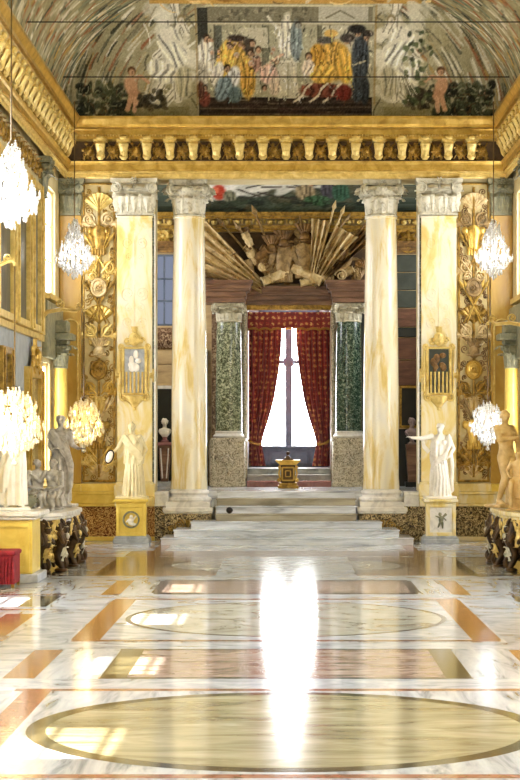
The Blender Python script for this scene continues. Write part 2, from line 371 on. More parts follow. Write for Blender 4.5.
# ---------------------------------------------------------------- painting (fresco pigments)
class Canvas:
    def __init__(s, x0, y0, x1, y1, k, bg):
        s.x0, s.y0, s.k = x0, y0, k
        s.w = int((x1-x0)*k)+1; s.h = int((y1-y0)*k)+1
        s.a = np.zeros((s.h, s.w, 3)); s.a[:] = bg
        s.rng = random.Random(7)
    def _win(s, xa, ya, xb, yb):
        i0 = max(0,int((xa-s.x0)*s.k)); i1 = min(s.w,int((xb-s.x0)*s.k)+2); j0 = max(0,int((ya-s.y0)*s.k)); j1 = min(s.h,int((yb-s.y0)*s.k)+2)
        if i1 <= i0 or j1 <= j0: return None
        X, Y = np.meshgrid(np.arange(i0,i1)/s.k+s.x0, np.arange(j0,j1)/s.k+s.y0)
        return (slice(j0,j1), slice(i0,i1)), X, Y
    def mixin(s, sl, mask, c, a):
        m = (np.clip(mask,0,1)*a)[...,None]
        s.a[sl] = s.a[sl]*(1-m) + np.array(c[:3])*m
    def blob(s, cx, cy, rx, ry, c, ang=0, a=1, soft=.3):
        R = max(rx,ry)*1.2; q = s._win(cx-R,cy-R,cx+R,cy+R)
        if not q: return
        sl, X, Y = q; ca, sa = math.cos(ang), math.sin(ang)
        u = ((X-cx)*ca+(Y-cy)*sa)/rx; v = (-(X-cx)*sa+(Y-cy)*ca)/ry
        s.mixin(sl, (1.0-np.sqrt(u*u+v*v))/soft+.5, c, a)
    def line(s, pts, w, c, a=1, w2=None):
        for i in range(len(pts)-1):
            (xa,ya),(xb,yb) = pts[i], pts[i+1]
            ww = w if w2 is None else w+(w2-w)*i/max(1,len(pts)-2)
            q = s._win(min(xa,xb)-ww,min(ya,yb)-ww,max(xa,xb)+ww,max(ya,yb)+ww)
            if not q: continue
            sl, X, Y = q; dx, dy = xb-xa, yb-ya; L = dx*dx+dy*dy+1e-9
            t = np.clip(((X-xa)*dx+(Y-ya)*dy)/L,0,1)
            d = np.hypot(X-xa-t*dx, Y-ya-t*dy)
            s.mixin(sl, (ww*.5-d)*s.k+.5, c, a)
    def rect(s, xa, ya, xb, yb, c, a=1):
        q = s._win(xa,ya,xb,yb)
        if q:
            sl, X, Y = q; s.mixin(sl, ((X>=xa)&(X<=xb)&(Y>=ya)&(Y<=yb)).astype(float), c, a)
    def drape(s, cx, cy, rx, ry, c, ang=0, n=7):     # a clothed body: mass + fold strokes
        R = s.rng
        s.blob(cx,cy,rx,ry,c,ang,1,.25)
        for i in range(n):
            o = (i/(n-1)*2-1)*.75; f = R.uniform(.5,.75) if i%2 else R.uniform(1.1,1.3)
            col = [min(255,k*f) for k in c]
            L = math.sqrt(1-o*o)*.85; ca, sa = math.cos(ang), math.sin(ang)
            p = []
            for t in np.linspace(-L,L,6):
                uu = (o+.12*math.sin(t*3+i))*rx; vv = t*ry
                p.append((cx+uu*ca-vv*sa, cy+uu*sa+vv*ca))
            s.line(p, max(.9,rx*.16), col, .8)
    def head(s, cx, cy, r, c=(180,140,104), hair=(60,44,30)):
        r *= .8
        s.blob(cx,cy-r*.25,r*1.05,r*1.05,hair); s.blob(cx,cy+r*.15,r*.75,r*.85,c); s.blob(cx+r*.2,cy+r*.2,r*.3,r*.4,[k*.75 for k in c])
    def sample(s, x, y):
        i = np.clip(((x-s.x0)*s.k).astype(int),0,s.w-1); j = np.clip(((y-s.y0)*s.k).astype(int),0,s.h-1)
        return s.a[j,i]
def to_lin(a):
    a = np.clip(a/255,0,1)
    return np.where(a<=.04045, a/12.92, ((a+.055)/1.055)**2.4)

def end_fresco():
    cv = Canvas(30,-40,545,125,2.4,(158,148,108)); R = random.Random(21); cv.rng = R
    L = cv.line; B = cv.blob; D = cv.drape; H = cv.head
    def streak(x,y,len_,ang,c,w,bend=.4,a=.85):
        p = []; 
        for t in np.linspace(0,1,7):
            aa = ang+bend*(t-.5); p.append((x,y)); x += math.cos(aa)*len_/6; y += math.sin(aa)*len_/6
        L(p,w,c,a,w*.5)
    # mottled plaster
    for i in range(900):
        g = R.uniform(-22,22); B(R.uniform(30,545),R.uniform(-40,122),R.uniform(2,9),R.uniform(1,5),(158+g,150+g,112+g),R.uniform(0,3),.5)
    # sweeping painted arch ribs near both corners
    for side in (-1,1):
        for i in range(330):
            x = R.uniform(100,285); y = R.uniform(-30,112)
            e = ((x)/226)**2 + ((118-y)/150)**2
            if not .42 < e < 1.5: continue
            c = R.choice([(206,200,172),(188,182,150),(84,84,66),(60,60,48),(172,138,72),(150,92,58),(120,116,88),(216,212,190)])
            ang = math.atan2((118-y)/150/150, -x/226/226*1.0) 
            tx, ty = -(118-y)/22500., -x/51076.
            n = math.hypot(tx,ty); tx/=n; ty/=n
            streak(286+side*x, y, R.uniform(14,34), math.atan2(ty, side*tx), c, R.uniform(1,3.4), side*R.uniform(-.5,.1), R.uniform(.5,.9))
    for side in (-1,1):
        X = lambda v: 286+side*(286-v)
        # large pale stucco-like scroll figures beside the scene
        for i in range(26):
            B(X(R.uniform(150,194)), R.uniform(5,92), R.uniform(5,13), R.uniform(4,9), R.choice([(206,202,176),(190,186,158),(218,214,192)]), R.uniform(0,3), .75)
        for i in range(30):
            streak(X(R.uniform(140,192)), R.uniform(6,92), R.uniform(8,26), R.uniform(0,6.28), R.choice([(112,106,80),(96,90,66),(228,224,204),(150,144,114)]), R.uniform(.9,2), R.uniform(-1.6,1.6))
        for x0,y0,dx,w_ in ((150,92,10,9),(162,96,14,10),(176,92,-6,9),(154,52,18,8),(186,30,-14,7)):
            p = [(X(x0+dx*math.sin(q*2.6)+q*9),y0-q*46) for q in np.linspace(0,1,9)]
            L(p,w_,(218,213,192),.8,w_*.5); L([(a_+2.5,b_+1) for a_,b_ in p],1.3,(120,114,86),.8); L([(a_-2.8,b_) for a_,b_ in p],1.1,(92,86,62),.7)
        # a pale seated body
        D(X(172),44,13,22,(208,204,180),side*.5,6); B(X(166),32,7,6,(216,210,188)); H(X(181),20,5,(206,196,168),(140,124,84))
        D(X(160),66,16,10,(212,208,184),side*-.4,6); L([(X(172),36),(X(186),44),(X(190),58)],4,(210,204,178)); 
        D(X(182),76,9,16,(176,168,132),0,5)
        # stone ledge
        cv.rect(min(X(128),X(196)),100,max(X(128),X(196)),120,(134,126,84))
        for i in range(14): streak(X(R.uniform(132,192)),R.uniform(101,119),R.uniform(8,30),0,R.choice([(110,102,66),(156,148,104)]),1.2,0,.6)
        B(X(194),105,7,16,(150,144,106)); L([(X(190),92),(X(197),104),(X(197),119)],1.4,(86,80,56))
        # dark foliage corner
        for i in range(120):
            B(X(R.uniform(74,134)), R.uniform(78,118), R.uniform(2,7), R.uniform(2,5), R.choice([(44,46,34),(58,62,44),(34,34,26),(74,80,56)]), R.uniform(0,3), .8)
        for i in range(70):
            streak(X(R.uniform(76,130)), R.uniform(80,118), R.uniform(3,9), R.uniform(0,6.28), R.choice([(120,122,88),(150,146,110),(96,104,70),(90,70,44)]), R.uniform(.7,1.6), R.uniform(-2,2))
        # seated child
        fl = (196,148,108)
        B(X(128),80,6.5,10,fl,side*.3); B(X(132),90,7,7,(186,136,98)); L([(X(128),90),(X(124),103)],5,fl); L([(X(133),92),(X(131),104)],4.6,(204,158,118))
        L([(X(124),74),(X(138),70),(X(146),76)],3.2,fl); H(X(129),66,5,fl,(96,64,40))
        for i in range(26): B(X(R.uniform(136,162)),R.uniform(84,102),R.uniform(2,5),R.uniform(1.5,4),R.choice([(58,52,38),(84,74,50),(44,40,30)]),R.uniform(0,3),.8)
    # green garland + shell on one flank
    for i in range(60): B(R.uniform(406,434),R.uniform(30,98),R.uniform(1.5,4),R.uniform(1.5,3),R.choice([(72,84,54),(104,112,74),(176,168,128),(52,58,40)]),R.uniform(0,3),.85)
    for i in range(12): L([(392+i*1.4,70),(386+i*3,88)],1,(196,190,160) if i%2 else (130,124,94))
    # central scene: hall with figures on stairs
    cv.rect(196,8,375,120,(160,154,122))
    for i in range(200): B(R.uniform(198,373),R.uniform(10,90),R.uniform(2,8),R.uniform(2,5),R.choice([(150,146,118),(176,170,138),(136,132,104)]),0,.4)
    cv.rect(206,9,372,21,(124,118,92)); 
    for i in range(60): B(R.uniform(208,370),R.uniform(10,20),R.uniform(1,3),R.uniform(1,2),R.choice([(160,152,120),(92,86,66)]),0,.8)
    L([(206,8),(372,8)],1.6,(196,188,150)); L([(204,22),(374,22)],2.2,(186,178,144))
    cv.rect(318,9,368,21,(176,172,150)); L([(326,18),(340,12),(354,18)],1.4,(120,114,90))
    for x,c in ((214,(96,98,84)),(250,(176,170,140)),(262,(110,108,86)),(318,(110,106,82)),(344,(186,178,148))):
        cv.rect(x,24,x+7,80,c); L([(x,24),(x,80)],1,(86,82,64))
    cv.rect(197,10,207,40,(58,58,48)); cv.rect(240,26,268,44,(184,178,150)); cv.rect(322,24,360,44,(182,176,148))
    # stairs
    cv.rect(197,91,373,120,(58,46,36))
    for i in range(9):
        y = 92+i*3.2; L([(198,y),(372,y+R.uniform(-.8,.8))],1.0,(112,96,74) if i%2 else (36,28,22),.8)
    for i in range(60): streak(R.uniform(200,360),R.uniform(92,119),R.uniform(8,30),R.uniform(-.05,.05),R.choice([(90,74,56),(44,34,28),(126,110,86),(70,50,40)]),1.2,0,.7)
    # white statue on plinth
    cv.rect(277,56,297,92,(186,180,154)); L([(276,56),(298,56)],2.4,(206,200,176)); L([(288,58),(288,90)],1.4,(150,144,116))
    D(286,36,8,18,(206,202,180),0,6); H(287,17,4,(206,200,176),(180,172,144)); L([(281,28),(272,22),(268,17)],2.6,(200,196,174)); L([(292,28),(299,36),(296,44)],2.6,(200,196,174))
    # crowd left
    D(205,52,8,18,(214,206,184),0,6); H(206,36,4.5); D(200,72,6,16,(168,160,140),0,5)
    D(232,52,14,18,(190,150,62),.45,7); D(222,60,8,22,(222,174,66),.2,5); H(240,37,4.2); B(236,35,9,3,(64,50,40)); D(216,68,6,12,(206,200,184),.3,5)
    B(248,42,6,7,(70,60,50)); H(252,40,4); D(247,72,8,20,(200,150,56),0,6); H(250,49,4.5); H(258,46,4,(186,140,104)); D(256,58,5,8,(150,110,90),0,4)
    D(232,72,7,12,(206,206,200),.3,5); D(222,82,8,13,(120,140,146),.4,5); H(226,63,4.4); D(234,88,7,8,(92,112,112),0,4)
    D(203,92,6,8,(120,60,48),0,4); H(203,82,3.6); D(199,84,4,9,(96,60,44),0,4)
    D(268,68,9,10,(206,170,150),.2,6); H(276,56,4); L([(262,62),(274,54),(282,50)],2.6,(204,164,132)); D(274,80,6,9,(196,176,150),0,4); H(264,82,3.4,(188,140,108),(40,30,24))
    for i in range(16): H(R.uniform(206,276),R.uniform(36,60),R.uniform(2,3.2),R.choice([(200,156,120),(176,132,98)]),R.choice([(48,38,28),(90,66,44),(170,160,140)]))
    # crowd right
    D(296,38,6,18,(116,128,126),0,5); H(298,24,3.6,(150,150,136)); L([(292,54),(299,92)],2,(206,198,170))
    D(334,56,17,19,(190,146,56),0,9); D(322,66,14,12,(222,172,66),.5,6); D(318,50,8,10,(196,142,44),0,5); D(345,60,8,18,(216,164,56),-.15,5); H(331,34,5); B(331,31,7,3.4,(214,170,80)); H(322,38,4); H(347,37,5); B(348,35,8,4,(74,66,60)); B(326,37,8,3,(86,82,74))
    H(309,52,4.4); D(308,62,6,8,(206,190,166),.4,5)
    D(361,54,9,22,(62,68,72),0,6); H(358,30,5); B(357,27,9,3.6,(40,38,36)); D(358,82,5,14,(56,64,68),0,4); D(366,84,5,14,(48,52,54),0,4); H(367,34,4.4); B(368,31,6,3,(58,52,46)); L([(352,60),(366,56)],1.6,(176,166,130))
    D(322,84,22,7,(112,56,40),0,7); D(345,86,8,8,(118,42,32),0,4)
    for x0 in (302,318,332):
        L([(x0+10,77),(x0+4,82),(x0,90),(x0-8,95)],2.0,(208,196,164))
    # gilded picture frame and gilt band above
    for x in (195.5,376): L([(x,8),(x,98)],1.6,(150,118,62),.6)
    cv.rect(150,-40,420,6,(196,150,66))
    for i in range(240): streak(R.uniform(110,460),R.uniform(-38,6),R.uniform(6,26),R.uniform(-.4,.4),R.choice([(226,186,98),(150,106,44),(206,196,160),(120,92,50),(236,206,130)]),R.uniform(1,2.6),R.uniform(-1.2,1.2))
    for i in range(520):
        x = R.uniform(198,373); y = R.uniform(24,96); c = cv.sample(np.array([x]),np.array([y]))[0]; f = R.choice((.45,.6,.75,1.25,1.45))
        streak(x,y,R.uniform(2,7),R.uniform(.6,2.6),tuple(np.clip(c*f,20,225)),R.uniform(.7,1.5),R.uniform(-1,1),.7)
    cv.a = (cv.a-130)*1.12+138; g_ = cv.a.mean(2,keepdims=True); cv.a = g_+(cv.a-g_)*.78
    # age and grain
    g = np.random.RandomState(3).normal(0,1,(cv.h,cv.w,1)); cv.a += g*9
    return cv
def side_fresco(seed):
    cv = Canvas(0,0,44,5,18,(150,142,108)); R = random.Random(seed)
    for i in range(2600):
        x = R.uniform(0,44)*R.random()**.8; y = R.uniform(0,5)
        c = R.choice([(206,200,174),(186,180,150),(92,92,74),(64,64,52),(178,144,80),(150,96,62),(122,118,92),(218,214,194),(110,120,96)])
        a = R.uniform(.9,1.9); l = R.uniform(.15,.55); p = []
        bend = R.uniform(-1.2,1.2)
        for t in np.linspace(0,1,5):
            p.append((x,y)); x += math.cos(a+bend*t)*l/4*.8; y += math.sin(a+bend*t)*l/4
        cv.line(p,R.uniform(.05,.16),c,.85,.04)
    cv.a = (cv.a-130)*1.12+140; cv.a += np.random.RandomState(seed).normal(0,1,(cv.h,cv.w,1))*8
    return cv

def paint_mesh(me, cols):
    at_ = me.color_attributes.new('paint','FLOAT_COLOR','POINT')
    d = np.ones((len(cols),4),dtype=np.float32); d[:,:3] = to_lin(cols)
    at_.data.foreach_set('color', d.ravel())
def grid_mesh(name, P3, nx, ny):
    me = bpy.data.meshes.new(name)
    i = np.arange(ny-1)[:,None]*nx + np.arange(nx-1)[None,:]
    f = np.stack([i,i+1,i+nx+1,i+nx],-1).reshape(-1,4)
    me.from_pydata(P3.tolist(), [], f.tolist())
    me.polygons.foreach_set('use_smooth',[True]*len(me.polygons)); me.update()
    return me

# ---------------------------------------------------------------- vault of the hall
ZV, RISE, CA = 9.5, 3.2, 3.0
nx = 460
u = np.linspace(-1,1,nx); xs = W*np.sin(u*PI/2)*.35 + W*u*.65
th = np.linspace(0,PI/2,190)
ys = np.concatenate([-CA*(1-np.cos(th)), np.linspace(-3.1,-12,90)[0:], np.linspace(-13,-44,24)])
ny = len(ys)
zb = ZV + RISE*np.sqrt(np.clip(1-(xs/W)**2,0,1)); zc = np.where(-ys<CA, ZV+RISE*np.sqrt(np.clip(1-((CA+ys)/CA)**2,0,1)), 99)
Z = np.minimum(zb[None,:], zc[:,None]); X = np.broadcast_to(xs[None,:],Z.shape); Y = np.broadcast_to(ys[:,None],Z.shape)
P3 = np.stack([X,Y,Z],-1).reshape(-1,3)
me = grid_mesh('ceiling', P3, nx, ny)
ef = end_fresco(); sfr = side_fresco(5)
cx = ef.sample((286+44.9*X).ravel(), (435-44.9*(Z-2.4)).ravel())
ph = np.arccos(np.clip(np.abs(X)/W,0,1))*3.2
cs = sfr.sample((-Y + np.where(X>0,.7,0)).ravel(), ph.ravel())
isend = (zc[:,None] <= zb[None,:]).ravel()
paint_mesh(me, np.where(isend[:,None], cx, cs))
me.materials.append(vcol_mat('fresco'))
o = bpy.data.objects.new('ceiling', me); C.objects.link(o); struct(o)
mb = MB(); mb.box(-W-.45,W+.45,-44.4,.8,13.2,13.4); struct(obj('roof', mb, MAT['tan'], smooth=0))
for sx in (-1,1):
    mb = MB(); mb.box(*sorted((sx*W,sx*(W+.45))),-44.4,.8,9.6,13.2); struct(obj('wall_attic_left' if sx<0 else 'wall_attic_right', mb, MAT['stucco'], smooth=0))

# ---------------------------------------------------------------- entablature (trim) with brackets
PROF = [(.16,8.2),(.18,8.24),(.18,8.3),(.23,8.32),(.23,8.36),(.21,8.365),(.21,8.385),(.25,8.39),(.25,8.5),(.28,8.53),(.30,8.58),(.2,8.6),(.2,9.04),(.34,9.07),(.34,9.14),(.38,9.17),(.38,9.26),(.40,9.28),(.34,9.285),(.34,9.31),(.44,9.315),(.45,9.38),(.5,9.46),(.52,9.5),(.52,9.56),(0,9.56)]
CMATS = [MAT['gold_w'],MAT['gold'],MAT['umber']]
def cmi(j): return 2 if abs(PROF[j][0]-.2)<1e-6 and PROF[j+1][1]==9.04 else (0 if j < 4 else 1)
def cornice(name, pts, mats):
    mb = MB()
    for j in range(len(PROF)-1):
        mb.mi = cmi(j)
        a = [pts(*PROF[j],e) for e in (0,1)]; b = [pts(*PROF[j+1],e) for e in (0,1)]
        mb.add([a[0],a[1],b[1],b[0]], [(0,1,2,3)])
    return struct(obj(name, mb, CMATS, smooth=0))
t1 = cornice('trim_1', lambda p,z,e: ((-1 if e==0 else 1)*(W-p), -p, z), None)
t2 = cornice('trim_2', lambda p,z,e: (-(W-p), -p if e else -44, z), None)
t3 = cornice('trim_3', lambda p,z,e: (W-p, -p if e==0 else -44, z), None)
def bracket_mesh():
    mb = MB()      # local: faces -y, frieze plane at y=-.2, z from 8.6
    mb.tube([(0,-.36,9.03),(0,-.40,8.95),(0,-.35,8.85),(0,-.29,8.76),(0,-.30,8.68),(0,-.27,8.62)],[.1,.12,.1,.085,.09,.06],8,.6)
    for s in (-1,1):
        mb.scroll((s*.085,-.33,8.93),.075,1.4,.5,1,.018,(0,-1,0),(0,0,1))
        mb.scroll((s*.08,-.27,8.69),.05,1.3,2,-1,.015,(0,-1,0),(0,0,1))
    mb.leaf((0,-.34,8.66),(1,0,0),(0,-.2,1),(0,-1,0),.16,.26,.3)
    mb.box(-.15,.15,-.46,-.2,9.0,9.06); mb.ell((0,-.44,9.09),(.1,.06,.06),8)
    return mb.mesh('bracket', MAT['gold_w'])
BR = bracket_mesh()
def metope(seed):
    R = random.Random(seed); mb = MB()
    mb.ell((0,-.21,8.82),(.1,.05,.12),8)
    for s in (-1,1):
        mb.scroll((s*.07,-.23,8.72+R.uniform(0,.14)),R.uniform(.05,.08),1.3,R.uniform(0,6),s,.018)
        mb.tube([(s*.13,-.22,8.64),(0,-.25,8.84),(-s*.11,-.22,9.0)],[.012,.02,.012],5)
    mb.ell((R.uniform(-.06,.06),-.25,8.86),(.05,.05,.06),7); mb.ell((R.uniform(-.06,.06),-.25,8.72),(.04,.04,.05),7)
    for q in range(5): mb.ell((R.uniform(-.14,.14),-.22,R.uniform(8.64,9.0)),(R.uniform(.025,.05),.05,R.uniform(.03,.07)),6)
    for q in range(3): mb.leaf((R.uniform(-.12,.12),-.22,R.uniform(8.64,8.8)),(1,0,0),(R.uniform(-.5,.5),0,1),(0,-1,0),.1,.18,.25,.1)
    return mb.mesh('carved_trophy', MAT['gold_d'])
MET = [metope(i) for i in range(5)]
def place(name, me, M, parent):
    o = bpy.data.objects.new(name, me); C.objects.link(o); o.parent = parent; o.matrix_local = M; return o
n = 17
for q in (-8.5,8.5): place('carved_trophy', MET[1], Matrix.Translation((q*.523,0,0)), t1)
for i in range(n):
    x = (i-(n-1)/2)*.523
    place('bracket', BR, Matrix.Translation((x,0,0)), t1)
    if i < n-1: place('carved_trophy', MET[i%5], Matrix.Translation((x+.261,0,0)), t1)
RL = Matrix.Rotation(PI/2,4,'Z'); RR = Matrix.Rotation(-PI/2,4,'Z')
for i in range(20):
    y = -.75-i*.545
    place('bracket', BR, Matrix.Translation((-W,y,0)) @ RL, t2); place('carved_trophy', MET[(i+2)%5], Matrix.Translation((-W,y-.272,0)) @ RL, t2)
    if i < 10:
        place('bracket', BR, Matrix.Translation((W,y,0)) @ RR, t3); place('carved_trophy', MET[(i+1)%5], Matrix.Translation((W,y-.272,0)) @ RR, t3)
# cyma line of small beads under the cornice lip
mb = MB()
for i in range(150):
    mb.ell((-4.7+i*.063,-.36,9.155),(.024,.03,.03),6)
o = obj('bead_moulding', mb, MAT['gold_w'], t1); o['kind'] = 'stuff'

# ---------------------------------------------------------------- floor of the hall
FM = ['f_white','f_streak','f_beige','f_pale','f_pink','f_orange','f_red','f_olive','f_dark','f_black','f_brown']
fb = MB()
def FL(m, poly, lev):
    fb.mi = FM.index(m); fb.add([(p[0],p[1]-40,lev*.0006) for p in poly], [tuple(range(len(poly)))])
def FR(m, x0, x1, d0, d1, lev=1): FL(m, [(x0,d0),(x1,d0),(x1,d1),(x0,d1)], lev)
def FS(m, x0, x1, d0, d1, lev=1):
    FR(m,x0,x1,d0,d1,lev); FR(m,-x1,-x0,d0,d1,lev)
def ellp(cx, cy, rx, ry, n=96): return [(cx+rx*math.cos(2*PI*i/n), cy+ry*math.sin(2*PI*i/n)) for i in range(n)]
FR('f_streak',-W-.4,W+.4,-4,40.9,0)
def bay(o, lens=False):      # one repeat of the inlay, from distance o to o+8.6
    # framed square with the great roundel
    FR('f_red',-2.55,2.55,o-.14,o-.0,3); FR('f_red',-2.55,2.55,o+4.05,o+4.2,3)
    FS('f_red',2.2,2.46,o,o+4.05)
    FR('f_streak',-2.2,2.2,o,o+4.05,2)
    FL('f_olive', ellp(0,o+2.02,2.12,1.95), 3); FL('f_beige', ellp(0,o+2.02,1.96,1.79), 4)
    # white band, narrow dark lines
    FR('f_white',-3.2,3.2,o+4.2,o+4.88,2); FR('f_black',-1.85,1.85,o+4.88,o+4.97,3)
    # rose panel with olive ends
    FR('f_pink',-1.58,1.58,o+4.97,o+7.2,3); FS('f_olive',1.58,1.84,o+4.97,o+7.2,3); FS('f_orange',2.48,2.8,o+4.9,o+7.2,3)
    FR('f_black',-1.85,1.85,o+7.2,o+7.3,3); FR('f_white',-2.9,2.9,o+7.3,o+7.9,2)
for o_ in (-1.0,): pass
bay(12.44)
bay(2.6)
# square with the wide lens panel
FR('f_red',-2.5,2.5,20.45,20.6,3); FR('f_red',-2.5,2.5,25.6,25.8,3)
FS('f_orange',2.18,2.52,20.6,25.6,3); FR('f_white',-2.18,2.18,20.6,25.6,2)
FL('f_black', ellp(0,23.1,2.1,2.2), 4); FL('f_pale', ellp(0,23.1,2.03,2.13), 5)
FR('f_white',-2.6,2.6,25.8,26.5,3); FR('f_black',-2.0,2.0,26.5,26.75,4); FR('f_pink',-1.9,1.9,26.75,28.9,3); FS('f_black',1.9,2.05,26.75,28.9,3)
FS('f_orange',2.5,2.78,26.4,29.0,3); FR('f_black',-2.0,2.0,28.9,29.1,4); FR('f_white',-5.2,5.2,29.1,30.0,2)
# dark marbles before the screen
FR('f_brown',-3.1,3.1,30.0,34.6,2); FL('f_dark', ellp(0,32.4,2.3,1.9), 3); FL('f_pale', ellp(0,32.4,2.1,1.72), 4); FR('f_white',-1.2,1.2,30.0,34.6,4.5)
FS('f_dark',3.1,4.6,30.0,34.6,2); FS('f_pale',3.3,3.9,30.2,34.4,3); FS('f_dark',4.05,4.2,30.0,34.6,4); FS('f_brown',2.5,2.75,30.0,36.6,4)
FR('f_white',-5.3,5.3,34.6,40.0,1); FR('f_brown',-3.2,3.2,34.75,36.4,2); FS('f_red',2.5,2.75,36.6,38.5,4)
# outer field: strip along the middle, blocks towards the walls
FS('f_white',2.56,3.25,4,28.9,1)
for a,b,m in ((24.6,26.2,'f_dark'),(21.0,23.6,'f_red'),(19.3,20.3,'f_orange'),(15.4,18.0,'f_red'),(10,12,'f_red')):
    FS(m,3.35,3.75,a,b,2)
for a,b in ((20.8,23.8),(15.2,18.2),(26.6,28.6)):
    FS('f_pale',3.8,4.9,a,b,2)
for d in (20.5,24.1,26.4,18.7,15.0): FS('f_red',3.3,5.15,d,d+.14,3)
struct(obj('floor', fb, [MAT[k] for k in FM], smooth=0))

# baseboards / dado of the screen wall ----------------------------------------------
def dado(name, x0, x1, m):
    mb = MB(); mb.mi = 0; mb.box(x0,x1,-.1,.0,0,.78)
    mb.mi = 1; mb.box(x0,x1,-.14,0,0,.1); mb.box(x0,x1,-.17,0,.78,.84); mb.box(x0,x1,-.13,0,.84,1.06); mb.box(x0,x1,-.18,0,1.06,1.12); mb.box(x0,x1,-.1,0,1.12,1.3)
    struct(obj(name, mb, [m, MAT['yellow'] if x0<0 else MAT['giallo']], smooth=0, bevel=.012))  # left moulding yellower, the warm light on that side put into its colour
dado('baseboard_back_left',-W,OL,MAT['arab_r']); dado('baseboard_back_right',OR,W,MAT['arab'])
for nm,x0,x1 in (('gap_left',OL,-2.67),('gap_right',2.68,OR)):
    mb = MB(); mb.mi = 0; mb.box(x0,x1,-.08,.29,0,.78); mb.mi = 1; mb.box(x0,x1,-.11,.29,.78,.84); mb.box(x0,x1,-.06,.29,.84,1.04); mb.box(x0,x1,-.1,.29,1.04,1.11)
    struct(obj('baseboard_'+nm, mb, [MAT['arab'],MAT['white']], smooth=0, bevel=.01))
for sx,nm in ((-1,'left'),(1,'right')):
    mb = MB(); mb.box(*sorted((sx*(W-.1),sx*W)),-44,-.2,0,.78); mb.box(*sorted((sx*(W-.16),sx*W)),-44,-.2,.78,1.1)
    struct(obj('baseboard_'+nm, mb, MAT['yellow'], smooth=0))

# ---------------------------------------------------------------- raised chamber behind the screen
PZ = 1.12
mb = MB(); mb.box(-4.8,4.8,.8,6.6,0,PZ); mb.box(OL,OR,.3,.8,0,PZ); struct(obj('floor_platform', mb, MAT['step'], smooth=0))
BX = .07; YW = 4.3       # axis and plane of the chamber's end wall
wh = (-.98+0, 1.13)
mb = MB()
mb.box(-4.8,-2.86-.9,YW,YW+.4,PZ,9.6)                       # pieces left of the blue window
mb.box(-3.76,-2.62,YW,YW+.4,PZ,5.15); mb.box(-3.76,-2.62,YW,YW+.4,6.95,9.6); mb.box(-2.62,wh[0],YW,YW+.4,PZ,9.6)
mb.box(wh[1],4.8,YW,YW+.4,PZ,9.6); mb.box(wh[0],wh[1],YW,YW+.4,5.75,9.6)
struct(obj('wall_chamber_end', mb, MAT['tan'], smooth=0))
for s,nm in ((-1,'left'),(1,'right')):
    mb = MB(); B4 = lambda *r: mb.box(*sorted((s*4.8,s*5.1)),*r)
    B4(.8,1.2,PZ,9.6); B4(3.2,6.6,PZ,9.6); B4(1.2,3.2,PZ,5.4); B4(1.2,3.2,7.9,9.6); struct(obj('wall_chamber_'+nm, mb, MAT['tan' if s<0 else 'greenwall'], smooth=0))
    wn += 1  # unseen side windows, added to light the trophies
    t = bpy.data.objects.new('window_%d' % wn, None); C.objects.link(t); t.location = (s*5,2.2,5.4); t['kind']='structure'
    x = s*4.98
    p = MB(); p.box(x-.01,x+.01,1.25,3.15,5.45,7.85); obj('pane', p, MAT['pane_o'], t, 0)
    f = MB(); f.box(x-.06,x+.06,1.2,1.27,5.4,7.9); f.box(x-.06,x+.06,3.13,3.2,5.4,7.9); f.box(x-.05,x+.05,2.17,2.23,5.4,7.9); f.box(x-.06,x+.06,1.27,3.13,5.4,5.47); f.box(x-.06,x+.06,1.27,3.13,7.83,7.9); obj('window_frame', f, MAT['gold_w'], t, 0)
# embrasure of the bright window
mb = MB(); mb.box(wh[0]-.3,wh[0],YW+.4,6.6,PZ,5.75); mb.box(wh[1],wh[1]+.3,YW+.4,6.6,PZ,5.75); mb.box(wh[0]-.3,wh[1]+.3,YW+.4,6.6,5.75,6.0)
mb.box(wh[0],wh[1],6.32,6.6,PZ,2.06); mb.box(wh[0],-.72,6.32,6.6,2.06,5.75); mb.box(.88,wh[1],6.32,6.6,2.06,5.75)
struct(obj('wall_embrasure', mb, MAT['grey'], smooth=0))
wn += 1
t = bpy.data.objects.new('window_%d' % wn, None); C.objects.link(t); t.location = (BX,6.35,2.06); t['kind']='structure'
p = MB(); p.box(-.72,.88,6.42,6.44,2.06,5.7); obj('pane', p, MAT['pane_f'], t, 0)
f = MB(); f.box(BX-.085,BX+.085,6.3,6.41,2.06,5.7); f.box(-.72,.88,6.32,6.41,2.4+73*46.3/F-.05,2.4+73*46.3/F+.05); f.box(-.72,-.66,6.32,6.41,2.06,5.7); f.box(.82,.88,6.32,6.41,2.06,5.7); f.box(-.72,.88,6.32,6.41,5.6,5.75)
f.ell((BX,6.29,2.4+73*46.3/F),(.16,.05,.16),10); f.tube([(BX,6.27,3.75),(BX-.1,6.24,3.75)],.025)
obj('window_frame', f, MAT['frame_g'], t, 20)
f = MB(); f.box(-.95,1.1,6.2,6.31,1.56,2.04)
for i in range(4): f.box(-.88+i*.5,-.46+i*.5,6.16,6.2,1.64,1.96)
f.box(-.98,1.13,6.14,6.31,2.04,2.12); obj('window_panel', f, MAT['frame_g'], t, 0, bevel=.01)
# blue window of the chamber
wn += 1
t = bpy.data.objects.new('window_%d' % wn, None); C.objects.link(t); t.location = (-3.19,YW,5.15); t['kind']='structure'
p = MB(); p.box(-3.7,-2.66,YW+.14,YW+.16,5.2,6.9); obj('pane', p, MAT['pane_b'], t, 0)
f = MB()
for a,b in ((-3.76,-3.7),(-2.68,-2.62)): f.box(a,b,YW,YW+.13,5.15,6.95)
f.box(-3.09,-3.05,YW+.05,YW+.13,5.2,6.9)
for zz in (5.15,5.75,6.31,6.9): f.box(-3.7,-2.68,YW+.06,YW+.13,zz,zz+.05)
obj('window_frame', f, MAT['frame_g'], t, 0)
